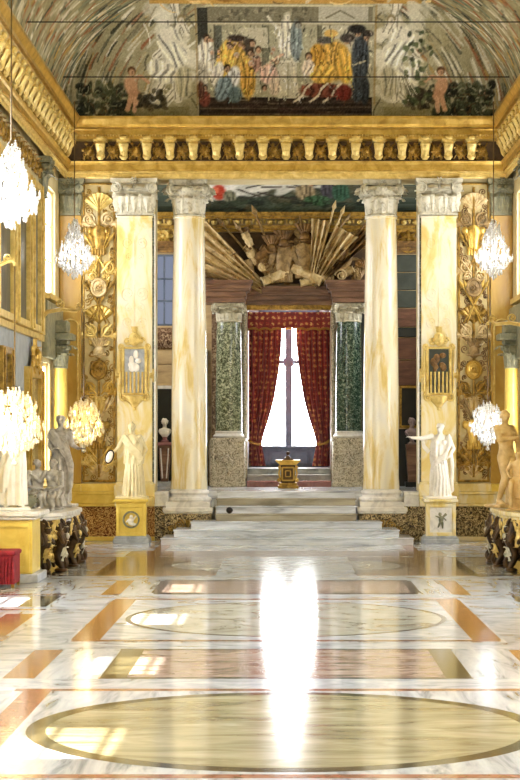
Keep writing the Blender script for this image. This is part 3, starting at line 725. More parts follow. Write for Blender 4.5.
# painted cove over the chamber
cc = Canvas(190,120,390,225,2.2,(62,70,58)); R = random.Random(11); cc.rng = R
for i in range(420): cc.blob(R.uniform(190,390),R.uniform(120,222),R.uniform(3,12),R.uniform(2,6),R.choice([(48,56,46),(74,84,68),(92,96,74),(58,60,46),(104,92,66)]),R.uniform(-.5,.5),.5)
for i in range(90):
    x = R.uniform(205,330); y = 199-(x-205)*.1+R.uniform(-12,4); cc.blob(x,y,R.uniform(6,14),R.uniform(2,4.5),R.choice([(222,220,206),(200,198,184),(236,232,222)]),R.uniform(-.5,.1),.75)
for i in range(14):
    x = R.uniform(214,330); y = R.uniform(186,202); cc.line([(x,y),(x+R.uniform(8,26),y+R.uniform(-7,7))],1.6,(58,52,44),.8)
cc.blob(217,196,7,7.5,(176,64,44)); cc.blob(214,194,3,3,(214,110,76)); cc.drape(228,200,7,6,(120,120,96))
cc.drape(306,196,10,8,(150,132,100)); cc.head(312,187,4); cc.drape(330,194,9,8,(70,66,72)); cc.drape(318,204,14,5,(66,96,66)); cc.drape(342,196,9,9,(54,84,64)); cc.head(336,186,3.6)
for i in range(40): cc.blob(R.uniform(215,372),R.uniform(205,217),R.uniform(4,12),R.uniform(1,3),R.choice([(60,70,56),(84,96,80),(40,46,38)]),0,.8)
cc.a += np.random.RandomState(4).normal(0,1,(cc.h,cc.w,1))*7
th = np.linspace(0,PI/2,110); nxx = 200
xx = np.linspace(-4.8,4.8,nxx); yy = YW - 3.2*(1-np.cos(th)); zz = 7.98+1.5*np.sin(th)
X2 = np.broadcast_to(xx[None,:],(110,nxx)); Y2 = np.broadcast_to(yy[:,None],(110,nxx)); Z2 = np.broadcast_to(zz[:,None],(110,nxx))
me = grid_mesh('ceiling_chamber', np.stack([X2,Y2,Z2],-1).reshape(-1,3), nxx, 110)
paint_mesh(me, cc.sample((286+41*X2).ravel(), (217-96*np.broadcast_to((th/(PI/2))[:,None],X2.shape)).ravel()))
me.materials.append(vcol_mat('chamber fresco'))
o = bpy.data.objects.new('ceiling_chamber', me); C.objects.link(o); struct(o)
mb = MB(); mb.box(-5.1,5.1,.8,1.2,9.44,9.6); mb.box(-5.1,5.1,.8,6.6,9.6,9.7); struct(obj('roof_chamber', mb, MAT['tan'], smooth=0))
# ================================================================ COLUMNS, PILASTERS, ORNAMENT
def capital_round(r, h):            # composite capital, centred on z axis, base at z = 0
    bell = MB(); bell.lathe([(r*1.04,0),(r*1.1,.03*h),(r*1.04,.06*h),(r*.98,.08*h),(r*1.0,.4*h),(r*1.12,.62*h),(r*1.2,.68*h)],n=28)
    lv = MB()
    for row,(n,hh,rr,a0) in enumerate(((8,.42,1.0,0),(8,.66,.97,PI/8))):
        for i in range(n):
            a = 2*PI*i/n+a0-PI/2; out = (math.cos(a),math.sin(a),0); side = (-math.sin(a),math.cos(a),0)
            lv.leaf((out[0]*r*rr,out[1]*r*rr,.07*h),side,(0,0,1),out,r*.84,h*hh,.8,.14)
    vo = MB()
    vo.lathe([(r*1.1,.66*h),(r*1.24,.7*h),(r*1.3,.76*h),(r*1.2,.82*h),(r*1.1,.83*h)],n=28)
    for i in range(20):
        a = 2*PI*i/20; vo.ell((r*1.25*math.cos(a),r*1.25*math.sin(a),.75*h),(r*.09,r*.09,.055*h),6)
    for i in range(4):
        a = PI/4+i*PI/2; d = Vector((math.cos(a),math.sin(a),0)); nrm = Vector((-d.y,d.x,0))
        c = d*r*1.52+Vector((0,0,.72*h))
        for s in (-1,1):
            vo.scroll(c+nrm*s*r*.13, r*.36, 2.0, PI/2, -1, r*.085, d, (0,0,1), .5, 5, .12)
        pts = [c+Vector((0,0,0))+d*(r*.26*math.cos(q))+Vector((0,0,r*.26*math.sin(q))) for q in np.linspace(0,2*PI,12,endpoint=False)]
        k = len(pts); vs = [p+nrm*r*.1 for p in pts]+[p-nrm*r*.1 for p in pts]
        vo.add(vs,[tuple(range(k)),tuple(range(2*k-1,k-1,-1))]+[(j,k+j,k+(j+1)%k,(j+1)%k) for j in range(k)])
    ab = MB(); R_ = r*1.75; poly = []
    for i in range(4):
        a = PI/4+i*PI/2; b = a+PI/2
        p = Vector((math.cos(a),math.sin(a)))*R_*1.02; q = Vector((math.cos(b),math.sin(b)))*R_*1.02
        t = (q-p).normalized(); nn = Vector((t.y,-t.x))
        for s in np.linspace(.06,.94,9):
            m = p.lerp(q,s); poly.append(m - nn*(R_*.16*math.sin(PI*(s-.06)/.88)))
    ab.prism([(p.x*.94,p.y*.94) for p in poly],.85*h,.9*h); ab.prism([(p.x,p.y) for p in poly],.9*h,h)
    for i in range(4):
        a = i*PI/2-PI/2; out = (math.cos(a),math.sin(a),0); ab.rosette((out[0]*R_*.62,out[1]*R_*.62,.93*h),r*.2,out,(-out[1],out[0],0))
    return bell, lv, vo, ab
def capital_flat(w, d, h):          # pilaster capital: front face at y = 0 (towards -y), x centred
    bell = MB(); bell.prism([(-w/2,0),(w/2,0),(w/2+.0,.06*h),(w/2-.02,.1*h),(w/2-.01,.5*h),(w/2+.05,.68*h),(-w/2-.05,.68*h),(-w/2+.01,.5*h),(-w/2+.02,.1*h),(-w/2,.06*h)],-.02,d,'y')
    bell.box(-w/2-.03,w/2+.03,-.05,d,0,.05*h)
    lv = MB()
    for i in range(3):
        x = (i-1)*w*.36; lv.leaf((x,-.02,.07*h),(1,0,0),(0,0,1),(0,-1,0),w*.36,h*.44,.85,.12)
    for i in range(2):
        x = (i-.5)*w*.36; lv.leaf((x,-.015,.1*h),(1,0,0),(0,0,1),(0,-1,0),w*.36,h*.66,.7,.08)
    for s in (-1,1):
        lv.leaf((s*w*.5,-.0,.1*h),(1,0,0),(0,0,1),(s*.7,-.7,0),w*.34,h*.6,.36,.05)
        lv.leaf((s*(w*.5+.01),d*.6,.07*h),(0,1,0),(0,0,1),(s,0,0),d,h*.44,.4,.05)
    vo = MB(); vo.box(-w/2-.02,w/2+.02,-.09,d,.66*h,.71*h); vo.box(-w/2-.02,w/2+.02,-.07,d,.71*h,.84*h)
    for i in range(9):
        vo.ell(((i-4)*w*.078,-.1,.765*h),(w*.034,.04,.05*h),7)
    for s in (-1,1):
        for yy,q in ((-.13,1),(-.06,.8)):
            vo.scroll((s*(w*.52),yy,.735*h),.13*q*h/.8,2.1,PI/2,s*1,.03,(1,0,0),(0,0,1),.5,5,.1)
        vo.tube([(s*w*.52,-.02,.735*h),(s*w*.52,-.15,.735*h)],[.1*h/.8,.085*h/.8],12)
    ab = MB(); e = w/2+.13
    def slab(k,z0,z1):
        poly = [(-e*k,.0),(-e*k,-.16*k)]+[(x*e*k,-.16*k+.07*(1-x*x)) for x in np.linspace(-.86,.86,9)]+[(e*k,-.16*k),(e*k,d),(-e*k,d)]
        ab.prism(poly,z0,z1)
    slab(.95,.85*h,.9*h); slab(1,.9*h,h); ab.rosette((0,-.12,.93*h),.1)
    return bell, lv, vo, ab
def put_capital(parts, at_, root, m, name='capital', scale=None):
    M4 = Matrix.Translation(at_)
    def tr(mb):
        q = MB(); q.M = M4; q.add(mb.v, mb.f); return q
    c = obj(name, tr(parts[0]), m, root)
    obj('acanthus_leaves', tr(parts[1]), m, c, 50); obj('volutes', tr(parts[2]), m, c, 40); obj('abacus', tr(parts[3]), m, c, 30)
    return c

CR = capital_round(.345, .82)
for k,(cx_,lab) in enumerate(((-2.22,'tall yellow marble column beside the pale blue window and the white bust'),
                               (2.18,'tall yellow marble column with white capital, beside the statue with an outstretched arm'))):
    cy = .34
    t = thing('column', lab, 'column', (cx_,cy,0), 'columns framing the raised chamber'); t['kind'] = 'thing'
    pb = MB(); pb.box(cx_-.53,cx_+.53,cy-.53,cy+.5,0,.66); ped = obj('pedestal', pb, MAT['arab'], t, 0, bevel=.01)
    mb = MB(); mb.box(cx_-.57,cx_+.57,cy-.57,cy+.5,.66,.76); mb.box(cx_-.55,cx_+.55,cy-.55,cy+.5,.62,.66); obj('pedestal_cap', mb, MAT['white'], ped, 0, bevel=.012)
    mb = MB(); mb.box(cx_-.2,cx_+.2,cy-.545,cy-.53,.14,.56)
    mb = MB()
    for s in (-1,1): mb.scroll((cx_+s*.2,cy-.54,.36),.13,1.8,PI/2,s,.022); mb.scroll((cx_+s*.37,cy-.54,.28),.08,1.5,0,-s,.018)
    mb.leaf((cx_,cy-.53,.16),(1,0,0),(0,0,1),(0,-1,0),.18,.36,.1,.05)
    obj('carved_arabesque', mb, MAT['gold_d'], ped)
    mb = MB(); mb.box(cx_-.5,cx_+.5,cy-.5,cy+.5,.76,.88)
    mb.lathe([(.5,.88),(.53,.93),(.5,.98),(.45,.99),(.43,1.03),(.45,1.06),(.47,1.09),(.45,1.13),(.42,1.14),(.415,1.17)],(cx_,cy,0),40)
    obj('base', mb, MAT['white'], t, 40)
    mb = MB(); pr = []
    for i in range(25):
        q = i/24; r = .405-.06*max(0,(q-.28)/.72)**1.5; pr.append((r,1.17+q*(7.38-1.17)))
    pr = [(.425,1.17),(.425,1.2)]+pr[1:-1]+[(.345,7.33),(.37,7.34),(.375,7.37),(.36,7.385)]
    mb.lathe(pr,(cx_,cy,0),48); obj('shaft', mb, MAT['giallo_col'], t, 40)
    put_capital(CR,(cx_,cy,7.38),t,MAT['capital'])

CF = capital_flat(.8,.26,.82)
PILX = (-3.43, 3.46)
for k,(px_,lab) in enumerate(((PILX[0],'broad yellow marble pilaster rising behind the statue that carries a small mask'),
                               (PILX[1],'broad pale marble pilaster rising behind the statue with an outstretched arm'))):
    t = thing('pilaster', lab, 'pilaster', (px_,-.13,0), 'pilasters beside the opening'); t['kind']='thing'
    mb = MB(); mb.box(px_-.4,px_+.4,-.14,-.001,1.34,7.38); mb.box(px_-.42,px_+.42,-.17,-.001,7.32,7.37)
    sh = obj('shaft', mb, MAT['giallo'], t, 0, bevel=.012)
    mb = MB(); mb.box(px_-.44,px_+.44,-.26,-.001,.78,1.0); mb.prism([(px_-.46,-.24),(px_+.46,-.24),(px_+.46,-.19),(px_-.46,-.19)],1.0,1.28); mb.box(px_-.45,px_+.45,-.22,-.001,1.0,1.12); mb.box(px_-.43,px_+.43,-.19,-.001,1.12,1.34)
    obj('base', mb, MAT['giallo'], t, 0, bevel=.02)
    put_capital(CF,(px_,-.16,7.38),t,MAT['capital'])
    # low engraved arabesque
    for z,r in ((6.75,.16),(5.6,.2),(4.95,.16),(2.4,.16)):
        mb = MB()
        for s in (-1,1):
            mb.scroll((px_+s*.16,-.143,z),r*.8,1.7,-PI/2,s,.011); mb.scroll((px_+s*.13,-.143,z-.32),r*.5,1.4,PI/2,-s,.009)
        mb.tube([(px_,-.143,z-.45),(px_,-.143,z+.2)],.01,5); mb.leaf((px_,-.135,z+.1),(1,0,0),(0,0,1),(0,-1,0),.14,.24,.05,.02)
        obj('engraved_arabesque', mb, MAT['giallo'], sh)
    # white moulding and dark mosaic edge on the jamb
    s = 1 if px_ < 0 else -1; xe = px_+s*.4
    mb = MB(); mb.box(*sorted((xe+s*.035,xe+s*.07)),-.1,.0-.001,1.3,7.4); obj('edge_moulding', mb, MAT['white'], t, 0)
    mb = MB()
    mb.box(*sorted((xe+s*.001,xe+s*.034)),-.05,-.001,1.3,7.4); obj('mosaic_strip', mb, MAT['greenm'], t, 0)
    # cartouche hung on the pilaster
    cz = 3.95
    c = thing('cartouche', ('gilded shield cartouche with a pale carved relief on the yellower pilaster','gilded shield cartouche with a dark figured panel on the pale pilaster')[k], 'cartouche', (px_,-.145,cz), 'cartouches on the pilasters')
    mb = MB(); mb.box(px_-.25,px_+.25,-.165,-.146,cz-.62,cz+.42); obj('field', mb, MAT['greenwall'] if k else MAT['grey'], c, 0)
    fr = MB(); y = -.17
    for s in (-1,1):
        fr.tube([(px_+s*.26,y,cz-.62),(px_+s*.26,y,cz+.44)],.035,6); fr.tube([(px_+s*.33,y+.01,cz-.55),(px_+s*.335,y+.01,cz+.38)],.018,5)
        fr.scroll((px_+s*.29,y,cz+.45),.075,1.5,-PI/2,s,.025); fr.scroll((px_+s*.24,y,cz-.7),.1,1.5,PI/2,-s,.028); fr.scroll((px_+s*.15,y,cz+.58),.09,1.4,0,s,.028)
        fr.leaf((px_+s*.33,-.15,cz-.2),(0,0,1),(s,0,0),(0,-1,0),.3,.12,.2,.05)
    fr.tube([(px_-.29,y,cz+.42),(px_+.29,y,cz+.42)],.03,6); fr.tube([(px_-.27,y,cz-.62),(px_+.27,y,cz-.62)],.03,6)
    obj('frame', fr, MAT['gold_w'], c)
    cr = MB(); cr.ell((px_,-.19,cz+.62),(.13,.06,.16),10); cr.ell((px_,-.24,cz+.62),(.06,.03,.08),8); cr.leaf((px_,-.16,cz+.74),(1,0,0),(0,0,1),(0,-1,0),.2,.18,.2,.05)
    obj('crest', cr, MAT['gold_w'], c)
    dr = MB(); dr.lathe([(.02,cz-.95),(.07,cz-.9),(.12,cz-.84),(.22,cz-.74),(.26,cz-.66)],(px_,-.15,0),16,None,.3); dr.ell((px_,-.18,cz-.96),(.04,.03,.04),8); obj('corbel', dr, MAT['gold_w'], c)
    sf = MB()
    for i in range(5):
        xx_ = px_-.18+i*.09; sf.tube([(xx_,-.18,cz-.6),(xx_,-.18,cz-.12)],[.026,.024],6)
    obj('fluted_bars', sf, MAT['gold_w'], c)
    rl = MB(); R = random.Random(k+3)
    for i in range(7): rl.ell((px_+R.uniform(-.13,.13),-.185,cz+R.uniform(-.05,.32)),(R.uniform(.04,.09),.03,R.uniform(.05,.12)),8)
    obj('figure_relief', rl, MAT['statue'] if k==0 else MAT['bronze_g'], c)

# corner pilasters in amber marble ---------------------------------------------------
CC = capital_flat(.4,.2,.82)
for s,lab in ((-1,'narrow amber marble corner pilaster beside the bright side window'),(1,'narrow amber marble corner pilaster behind the honey coloured standing nude')):
    x = s*4.89
    t = thing('corner_pilaster', lab, 'pilaster', (x,-.06,1.12), 'corner pilasters'); t['kind']='thing'
    mb = MB(); mb.box(x-.25,x+.25,-.1,-.001,1.3,7.38); sh = obj('shaft', mb, MAT['amber'], t, 0, bevel=.01)
    put_capital(CC,(x,-.1,7.38),t,MAT['greycap'])
    mb = MB(); mb.box(x-.25,x+.25,-.2,-.001,1.12,1.3); obj('base', mb, MAT['yellow'], t, 0, bevel=.02)
    mb = MB(); z1 = 4.9
    for q in (-.17,.17): mb.tube([(x+q,-.115,2.6),(x+q,-.115,z1)],.022,6)
    mb.tube([(x-.2,-.115,z1)]+[(x-.17*math.cos(a),-.115,z1+.12*math.sin(a)) for a in np.linspace(0,PI,9)]+[(x+.2,-.115,z1)],.022,6)
    mb.lathe([(.02,2.2),(.08,2.32),(.16,2.44),(.18,2.5)],(x,-.1,0),14,None,.4)
    obj('niche_moulding', mb, MAT['gold_w'], sh)

# carved trophy panels ---------------------------------------------------------------
def panel(x0, x1, z0, z1, seed, lab, ground):
    R = random.Random(seed); xc = (x0+x1)/2; w = (x1-x0)
    t = thing('trophy_relief', lab, 'panel', (xc,0,z0), 'gilded trophy panels')
    mb = MB(); mb.box(x0,x1,-.05,-.001,z0,z1); obj('ground', mb, ground, t, 0)
    mb = MB()
    for x in (x0+.03,x1-.03): mb.tube([(x,-.05,z0),(x,-.05,z1)],.025,6)
    mb.tube([(x0,-.05,z0+.02),(x1,-.05,z0+.02)],.03,6); mb.tube([(x0,-.05,z1-.02),(x1,-.05,z1-.02)],.03,6)
    obj('border', mb, MAT['gold_d'], t)
    y = -.075
    def fan(z, h, n, m):
        b = MB()
        for i in range(n):
            a = (i/(n-1)-.5)*1.7; b.leaf((xc,y,z),(math.cos(a),0,-math.sin(a)),(math.sin(a),0,math.cos(a)),(0,-1,0),h*.34,h,.12,.08)
        obj('leaf_fan', b, m, t, 50)
    def scrolls(z, r, m):
        b = MB()
        for s in (-1,1):
            b.scroll((xc+s*w*.27,y,z),r,1.9,PI/2*R.choice((-1,1)),s,.034); b.scroll((xc+s*w*.2,y,z-r*1.5),r*.6,1.5,0,-s,.026)
            b.tube([(xc+s*w*.4,y,z+r*1.1),(xc+s*w*.28,y-.02,z+r*.4),(xc+s*.05,y,z-r)],[.012,.035,.02],6)
            b.leaf((xc+s*w*.3,y,z-r*.6),(0,0,1),(s,0,0),(0,-1,0),.2,.2,.15,.1)
        obj('scroll_ornament', b, m, t, 45)
    def shield(z, r, m):
        b = MB(); b.ell((xc,y,z),(r,.07,r*1.15),18)
        b.M = Matrix.Translation((xc,y-.03,z)) @ Matrix.Rotation(PI/2,4,'X'); 
        pts = [(math.cos(a)*r*.8,math.sin(a)*r*.95,.03) for a in np.linspace(0,2*PI,25)]; b.tube(pts,.028,6); b.M = None
        b.rosette((xc,y-.06,z),r*.5,n=8)
        o = obj('shield', b, m, t, 45)
    def spears(z, h, m):
        b = MB()
        for s in (-1,1):
            for q in (.6,.9):
                p0 = Vector((xc-s*w*.36*q,y,z-h/2)); p1 = Vector((xc+s*w*.36*q,y-.04,z+h/2)); b.tube([p0,p1],.018,6)
                d = (p1-p0).normalized(); b.tube([p1,p1+d*.08,p1+d*.22],[.02,.05,.004],6)
        obj('crossed_spears', b, m, t, 45)
    def cuirass(z, m):
        b = MB(); b.loft([[(xc+rx*math.cos(a),y-.02+.09*math.sin(a),z+zz) for a in np.linspace(0,2*PI,14,endpoint=False)] for zz,rx in ((-.26,.11),(-.14,.13),(0,.15),(.12,.19),(.22,.17),(.28,.07))])
        for i in range(5): b.leaf((xc-.12+i*.06,y-.06,z-.2),(1,0,0),(0,0,-1),(0,-1,0),.08,.22,.1,.1)
        for s in (-1,1): b.ell((xc+s*.19,y-.02,z+.16),(.08,.07,.1),8)
        obj('cuirass', b, m, t, 45)
    def helmet(z, m):
        b = MB(); b.ell((xc,y-.04,z),(.13,.1,.14),12); b.tube([(xc-.16,y-.06,z-.06),(xc,y-.15,z-.08),(xc+.16,y-.06,z-.06)],.03,6)
        for i in range(5): b.leaf((xc+.02*i-.04,y-.03,z+.08),(1,0,0),(.3*(i-2),0,1),(0,-1,0),.1,.26,.2,.05)
        obj('helmet', b, m, t, 45)
    z = z1-.35; seq = [fan,scrolls,cuirass,spears,scrolls,shield,spears,fan,scrolls,helmet,shield,scrolls,fan,spears,cuirass,scrolls,shield,scrolls,fan,scrolls]
    R.shuffle(seq[6:]); i = 0
    golds = [MAT['gold'],MAT['gold_w'],MAT['pale_st'],MAT['gold_d']] if seed==1 else [MAT['gold'],MAT['gold_d'],MAT['pale_st'],MAT['mid_st']]
    while z > z0+.35 and i < len(seq):
        m = golds[(i+seed)%4]; f_ = seq[i]
        if f_ is fan: fan(z-.25,.42,7,m); z -= .38
        elif f_ is scrolls: scrolls(z-.1,.15,m); z -= .42
        elif f_ is shield: shield(z-.15,.2,m); z -= .46
        elif f_ is spears: spears(z-.1,.8,m); z -= .2
        elif f_ is cuirass: cuirass(z-.1,m); z -= .46
        elif f_ is helmet: helmet(z-.15,m); z -= .4
        i += 1
    scrolls(z0+.5,.13,golds[1]); fan(z0+.12,.3,5,golds[2])
    b = MB(); b.tube([(xc,-.07,z0+.1),(xc,-.07,z1-.1)],.03,6); obj('stem', b, MAT['gold_d'], t)
    b = MB(); n = int((z1-z0)*9)
    for j in range(n):
        zz = z0+.1+(z1-z0-.2)*j/n
        for s in (-1,1):
            if R.random()<.8: b.scroll((xc+s*R.uniform(.18,.5)*w*.85,-.055,zz),R.uniform(.05,.09),R.uniform(1.1,1.8),R.uniform(0,6.3),R.choice((-1,1)),.016)
    o = obj('tendrils', b, MAT['gold_d' if seed==1 else 'bronze_g'], t); o['kind']='stuff'
panel(-4.62,-3.87,1.34,8.12,1,'gilded trophy panel beside the amber pilaster, behind the grey standing statue',MAT['ground'])
panel(3.9,4.62,1.34,8.12,2,'gilded trophy panel behind the honey nude and the cool white lower chandelier',MAT['ground'])

# ---------------------------------------------------------------- steps
t = thing('marble_steps', 'broad flight of pale marble steps rising between the two yellow columns', 'steps', (0,-1.2,0))
for k in range(7):
    z = .16*k; d = -1.7+.33*k
    x = (2.72,2.46,2.1,1.57,1.57,1.57,1.57)[k] + (0.0 if k else 0)
    x1 = x+ (.02 if k!=0 else .05)
    mb = MB()
    if k < 3: mb.box(-x-.0,x1,d,d+.35 if False else (-.24),z,z+.16)
    else: mb.box(-x,x,d,.3 if True else 0,z,z+.16)
    mb.box(-x-.015,x1+.015,d-.025,d+.02,z+.125,z+.162)
    obj('step', mb, MAT['step'] if k<3 or k%2==0 else MAT['step_y'], t, 0, bevel=.008)
mb = MB(); mb.box(-2.1,2.1,-.24,-.23,0,.4)
b = MB(); p = at(229.5,513.5,39.45); b.ell((p.x,-.58,.64+.075),.075,16)
b.ell((p.x+.05,-.53,.71),.03,8)
c = tag(obj('cannonball', b, MAT['iron']), 'dark iron cannonball lying on a marble step', 'cannonball')
b = MB(); b.tube([(p.x-.03,-.6,.66),(p.x-.1,-.62,.655),(p.x-.16,-.6,.65)],[.02,.025,.012],6)
# ================================================================ RAISED CHAMBER: FURNITURE OF THE END WALL
yw = YW
# green marble columns on carved blocks
CG = capital_round(.3,.46)
for k,(x,lab,m) in enumerate(((-1.42,'mottled green marble column beside the curtained window, painted paler as the better lit one','green_lit'),(1.56,'green marble column beside the curtained window, painted dark as the shaded one','greenm'))):  # one marble in two tones, lit and shaded look painted into the columns
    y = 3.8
    t = thing('column', lab, 'column', (x,y,PZ), 'green columns beside the curtained window'); t['kind']='thing'
    mb = MB(); mb.box(x-.4,x+.4,y-.42,y+.4,PZ,2.24); mb.box(x-.43,x+.43,y-.45,y+.42,PZ,PZ+.12); mb.box(x-.43,x+.43,y-.45,y+.42,2.24,2.33)
    pd = obj('pedestal', mb, MAT['relief_b'], t, 0, bevel=.012)
    mb = MB(); mb.ell((x,y-.44,1.75),(.13,.05,.17),10)
    for s in (-1,1):
        mb.scroll((x+s*.2,y-.43,1.9),.11,1.6,PI/2,s,.03); mb.scroll((x+s*.22,y-.43,1.5),.1,1.6,-PI/2,-s,.03); mb.leaf((x+s*.3,y-.42,1.62),(1,0,0),(0,0,1),(0,-1,0),.14,.3,.1,.05)
    mb.ell((x,y-.49,1.8),(.05,.03,.07),8); mb.leaf((x,y-.43,1.38),(1,0,0),(0,0,1),(0,-1,0),.2,.24,.15,.05)
    obj('carved_mask', mb, MAT['relief_b'], pd)
    mb = MB(); mb.lathe([(.36,2.33),(.4,2.37),(.36,2.42),(.34,2.44),(.355,2.48),(.33,2.5)],(x,y,0),32); obj('base', mb, MAT['white'], t, 40)
    mb = MB(); mb.lathe([(.33,2.5),(.335,3.2),(.31,5.0),(.3,5.2)],(x,y,0),36); obj('shaft', mb, MAT[m], t, 40)
    put_capital(CG,(x,y,5.2),t,MAT['capital'])
# brown strip added for the column's reflection, a black twin, inner casing
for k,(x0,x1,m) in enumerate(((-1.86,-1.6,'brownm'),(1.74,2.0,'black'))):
    t = thing('inner_strip', ('brown strip added for the reflection on the mottled green column','black stone pilaster strip standing behind the dark green column')[k], 'pilaster', ((x0+x1)/2,yw-.1,PZ)); t['kind']='thing'
    mb = MB(); mb.box(x0,x1,yw-.3,yw-.001,2.3,5.66); obj('shaft', mb, MAT[m], t, 0)
    mb = MB(); mb.box(x0-.05,x1+.05,yw-.35,yw-.001,PZ,2.3); obj('base', mb, MAT['relief_b'] if k==0 else MAT['black'], t, 0, bevel=.02)
t = thing('door_casing', 'grey gilded casing around the curtained window', 'casing', (BX,yw-.1,PZ)); 
for s,x0,x1 in ((-1,-1.09,-.99),(1,1.14,1.24)):
    mb = MB(); mb.box(x0,x1,yw-.14,yw-.001,PZ+.0,5.66); mb.tube([((x0+x1)/2,yw-.14,2.4),((x0+x1)/2,yw-.14,5.6)],.03,6)
    o = obj('jamb', mb, MAT['relief_b'], t, 0)
mb = MB(); mb.box(-.99,1.14,yw-.14,yw-.001,5.54,5.66); obj('lintel', mb, MAT['gold_d'], t, 0)
# red marble entablature with projecting ends
t = thing('red_entablature', 'stepped red brown marble entablature over the curtained window', 'entablature', (BX,yw-.2,5.66))
P2 = [(0,5.66),(.04,5.66),(.05,5.78),(.08,5.8),(.08,5.92),(.11,5.94),(.16,6.0),(.2,6.05),(.2,6.1),(.24,6.14),(0,6.2)]
def ent(name, x0, x1, yf, z0, k, par, m):
    mb = MB(); 
    for (a,za),(b,zb_) in zip(P2,P2[1:]):
        za = z0+(za-5.66)*k; zb_ = z0+(zb_-5.66)*k
        if zb_-za < 1e-6: continue
        o_ = max(a,b); mb.box(x0-o_,x1+o_,yf-o_,yw-.001,za,zb_)
    return obj(name, mb, m, par, 0, bevel=.006)
ent('central_span',-1.02,1.17,yw-.2,5.66,.85,t,MAT['redm'])
ent('projecting_block',-1.95,-1.06,3.42,5.67,1,t,MAT['redm']); ent('projecting_block',1.2,2.1,3.42,5.67,1,t,MAT['redm'])
for k,(x0,x1) in enumerate(((-4.75,-2.1),(2.2,4.75))):
    ent('side_cornice',x0,x1,yw-.06,6.98,.5,t,MAT['bronze_g'])
# gilded egg cornice under the chamber vault
t = thing('egg_cornice', 'gilded egg and dart cornice under the painted chamber vault', 'cornice', (0,yw-.1,7.6)); t['kind']='structure'
mb = MB(); mb.box(-4.78,4.78,yw-.1,yw-.001,7.5,7.58); mb.box(-4.78,4.78,yw-.16,yw-.001,7.58,7.66); mb.box(-4.78,4.78,yw-.2,yw-.001,7.82,7.88); mb.box(-4.78,4.78,yw-.28,yw-.001,7.88,7.98)
obj('moulding', mb, MAT['gold_d'], t, 0)
for i in range(34):
    x = -4.6+i*.28; mb = MB(); mb.ell((x,yw-.12,7.74),(.08,.09,.075),9); mb.tube([(x+.14,yw-.1,7.8),(x+.14,yw-.14,7.7)],[.04,.012],5); obj('egg', mb, MAT['gold_w'], t)
# trophies of arms in bronzed stucco
t = thing('trophy_relief', 'bronzed stucco trophy of flags, spears, shields and cannon over the curtained window', 'relief', (BX,yw-.3,6.2))
def flag(p0, p1, width, sgn, n=5, m='mid_st'):
    p0 = Vector(p0); p1 = Vector(p1); d = p1-p0; L = d.length; d.normalize(); nn = Vector((d.z,0,-d.x))*sgn
    b = MB(); b.tube([p0-d*.15,p1+d*.3],.028,6); b.tube([p1+d*.3,p1+d*.38,p1+d*.55],[.025,.06,.004],6)
    rows = 12; cols = 15; vs = []; fs = []
    for lay in (0,1):
        for j in range(rows):
            tt = j/(rows-1)
            for i in range(cols):
                s_ = i/(cols-1); wv = width*(.25+.75*tt)*s_*(1-.1*math.sin(3*tt))
                vs.append(p0+d*(L*tt-.25*s_*width*(1-tt))+nn*wv+Vector((0,-.1-.1*math.sin(s_*n*2*PI+tt*2)-.1*s_+(.025 if lay else 0),-.08*s_*tt)))
    N = rows*cols
    for j in range(rows-1):
        for i in range(cols-1):
            a = j*cols+i; fs.append((a,a+1,a+cols+1,a+cols)); fs.append((N+a,N+a+cols,N+a+cols+1,N+a+1))
    for j in range(rows-1):
        for i in (0,cols-1):
            a = j*cols+i; fs.append((a,a+cols,N+a+cols,N+a))
    for i in range(cols-1):
        for j in (0,rows-1):
            a = j*cols+i; fs.append((a,N+a,N+a+1,a+1))
    b.add(vs, fs); obj('flag', b, MAT[m], t, 60)
def A(px,py,off=.22): 
    p = at(px,py,44.0); return (p.x, yw-off, p.z)
flag(A(262,281,.3),A(206,222,.34),.95,-1,4,'pale_st'); flag(A(258,284,.34),A(204,246,.36),.6,-1,3,'pale_st'); flag(A(250,287,.3),A(204,262),.3,-1,3,'mid_st')
flag(A(312,281,.3),A(336,226,.34),.6,1,3,'pale_st'); flag(A(314,281,.36),A(330,222,.4),.5,-1,3,'pale_st'); flag(A(318,284,.3),A(362,228),.36,1,3,'bronze_g')
for (a,b2) in (((268,276),(224,226)),((270,272),(240,230)),((276,262),(256,215)),((266,280),(214,262)),((310,276),(352,236)),((312,279),(362,248)),((300,264),(300,226)),((308,270),(344,222))):
    b = MB(); p0 = Vector(A(*a,.26)); p1 = Vector(A(*b2,.3)); d = (p1-p0).normalized(); b.tube([p0,p1],.03,6); b.tube([p1,p1+d*.08,p1+d*.28],[.03,.075,.004],6); obj('spear', b, MAT['mid_st'], t)
for (px,py,rx,rz,m) in ((266,262,.26,.3,'bronze_g'),(273,272,.24,.22,'mid_st'),(318,266,.3,.3,'bronze_g'),(326,270,.2,.2,'mid_st')):
    b = MB(); c = A(px,py,.34); b.ell(c,(rx,.1,rz),16); b.rosette((c[0],c[1]-.09,c[2]),rx*.5,n=7)
    b.M = Matrix.Translation((c[0],c[1]-.05,c[2])) @ Matrix.Rotation(PI/2,4,'X'); b.tube([(math.cos(q)*rx*.85,math.sin(q)*rz*.85,.03) for q in np.linspace(0,2*PI,25)],.03,6); b.M=None
    obj('shield', b, MAT[m], t, 45)
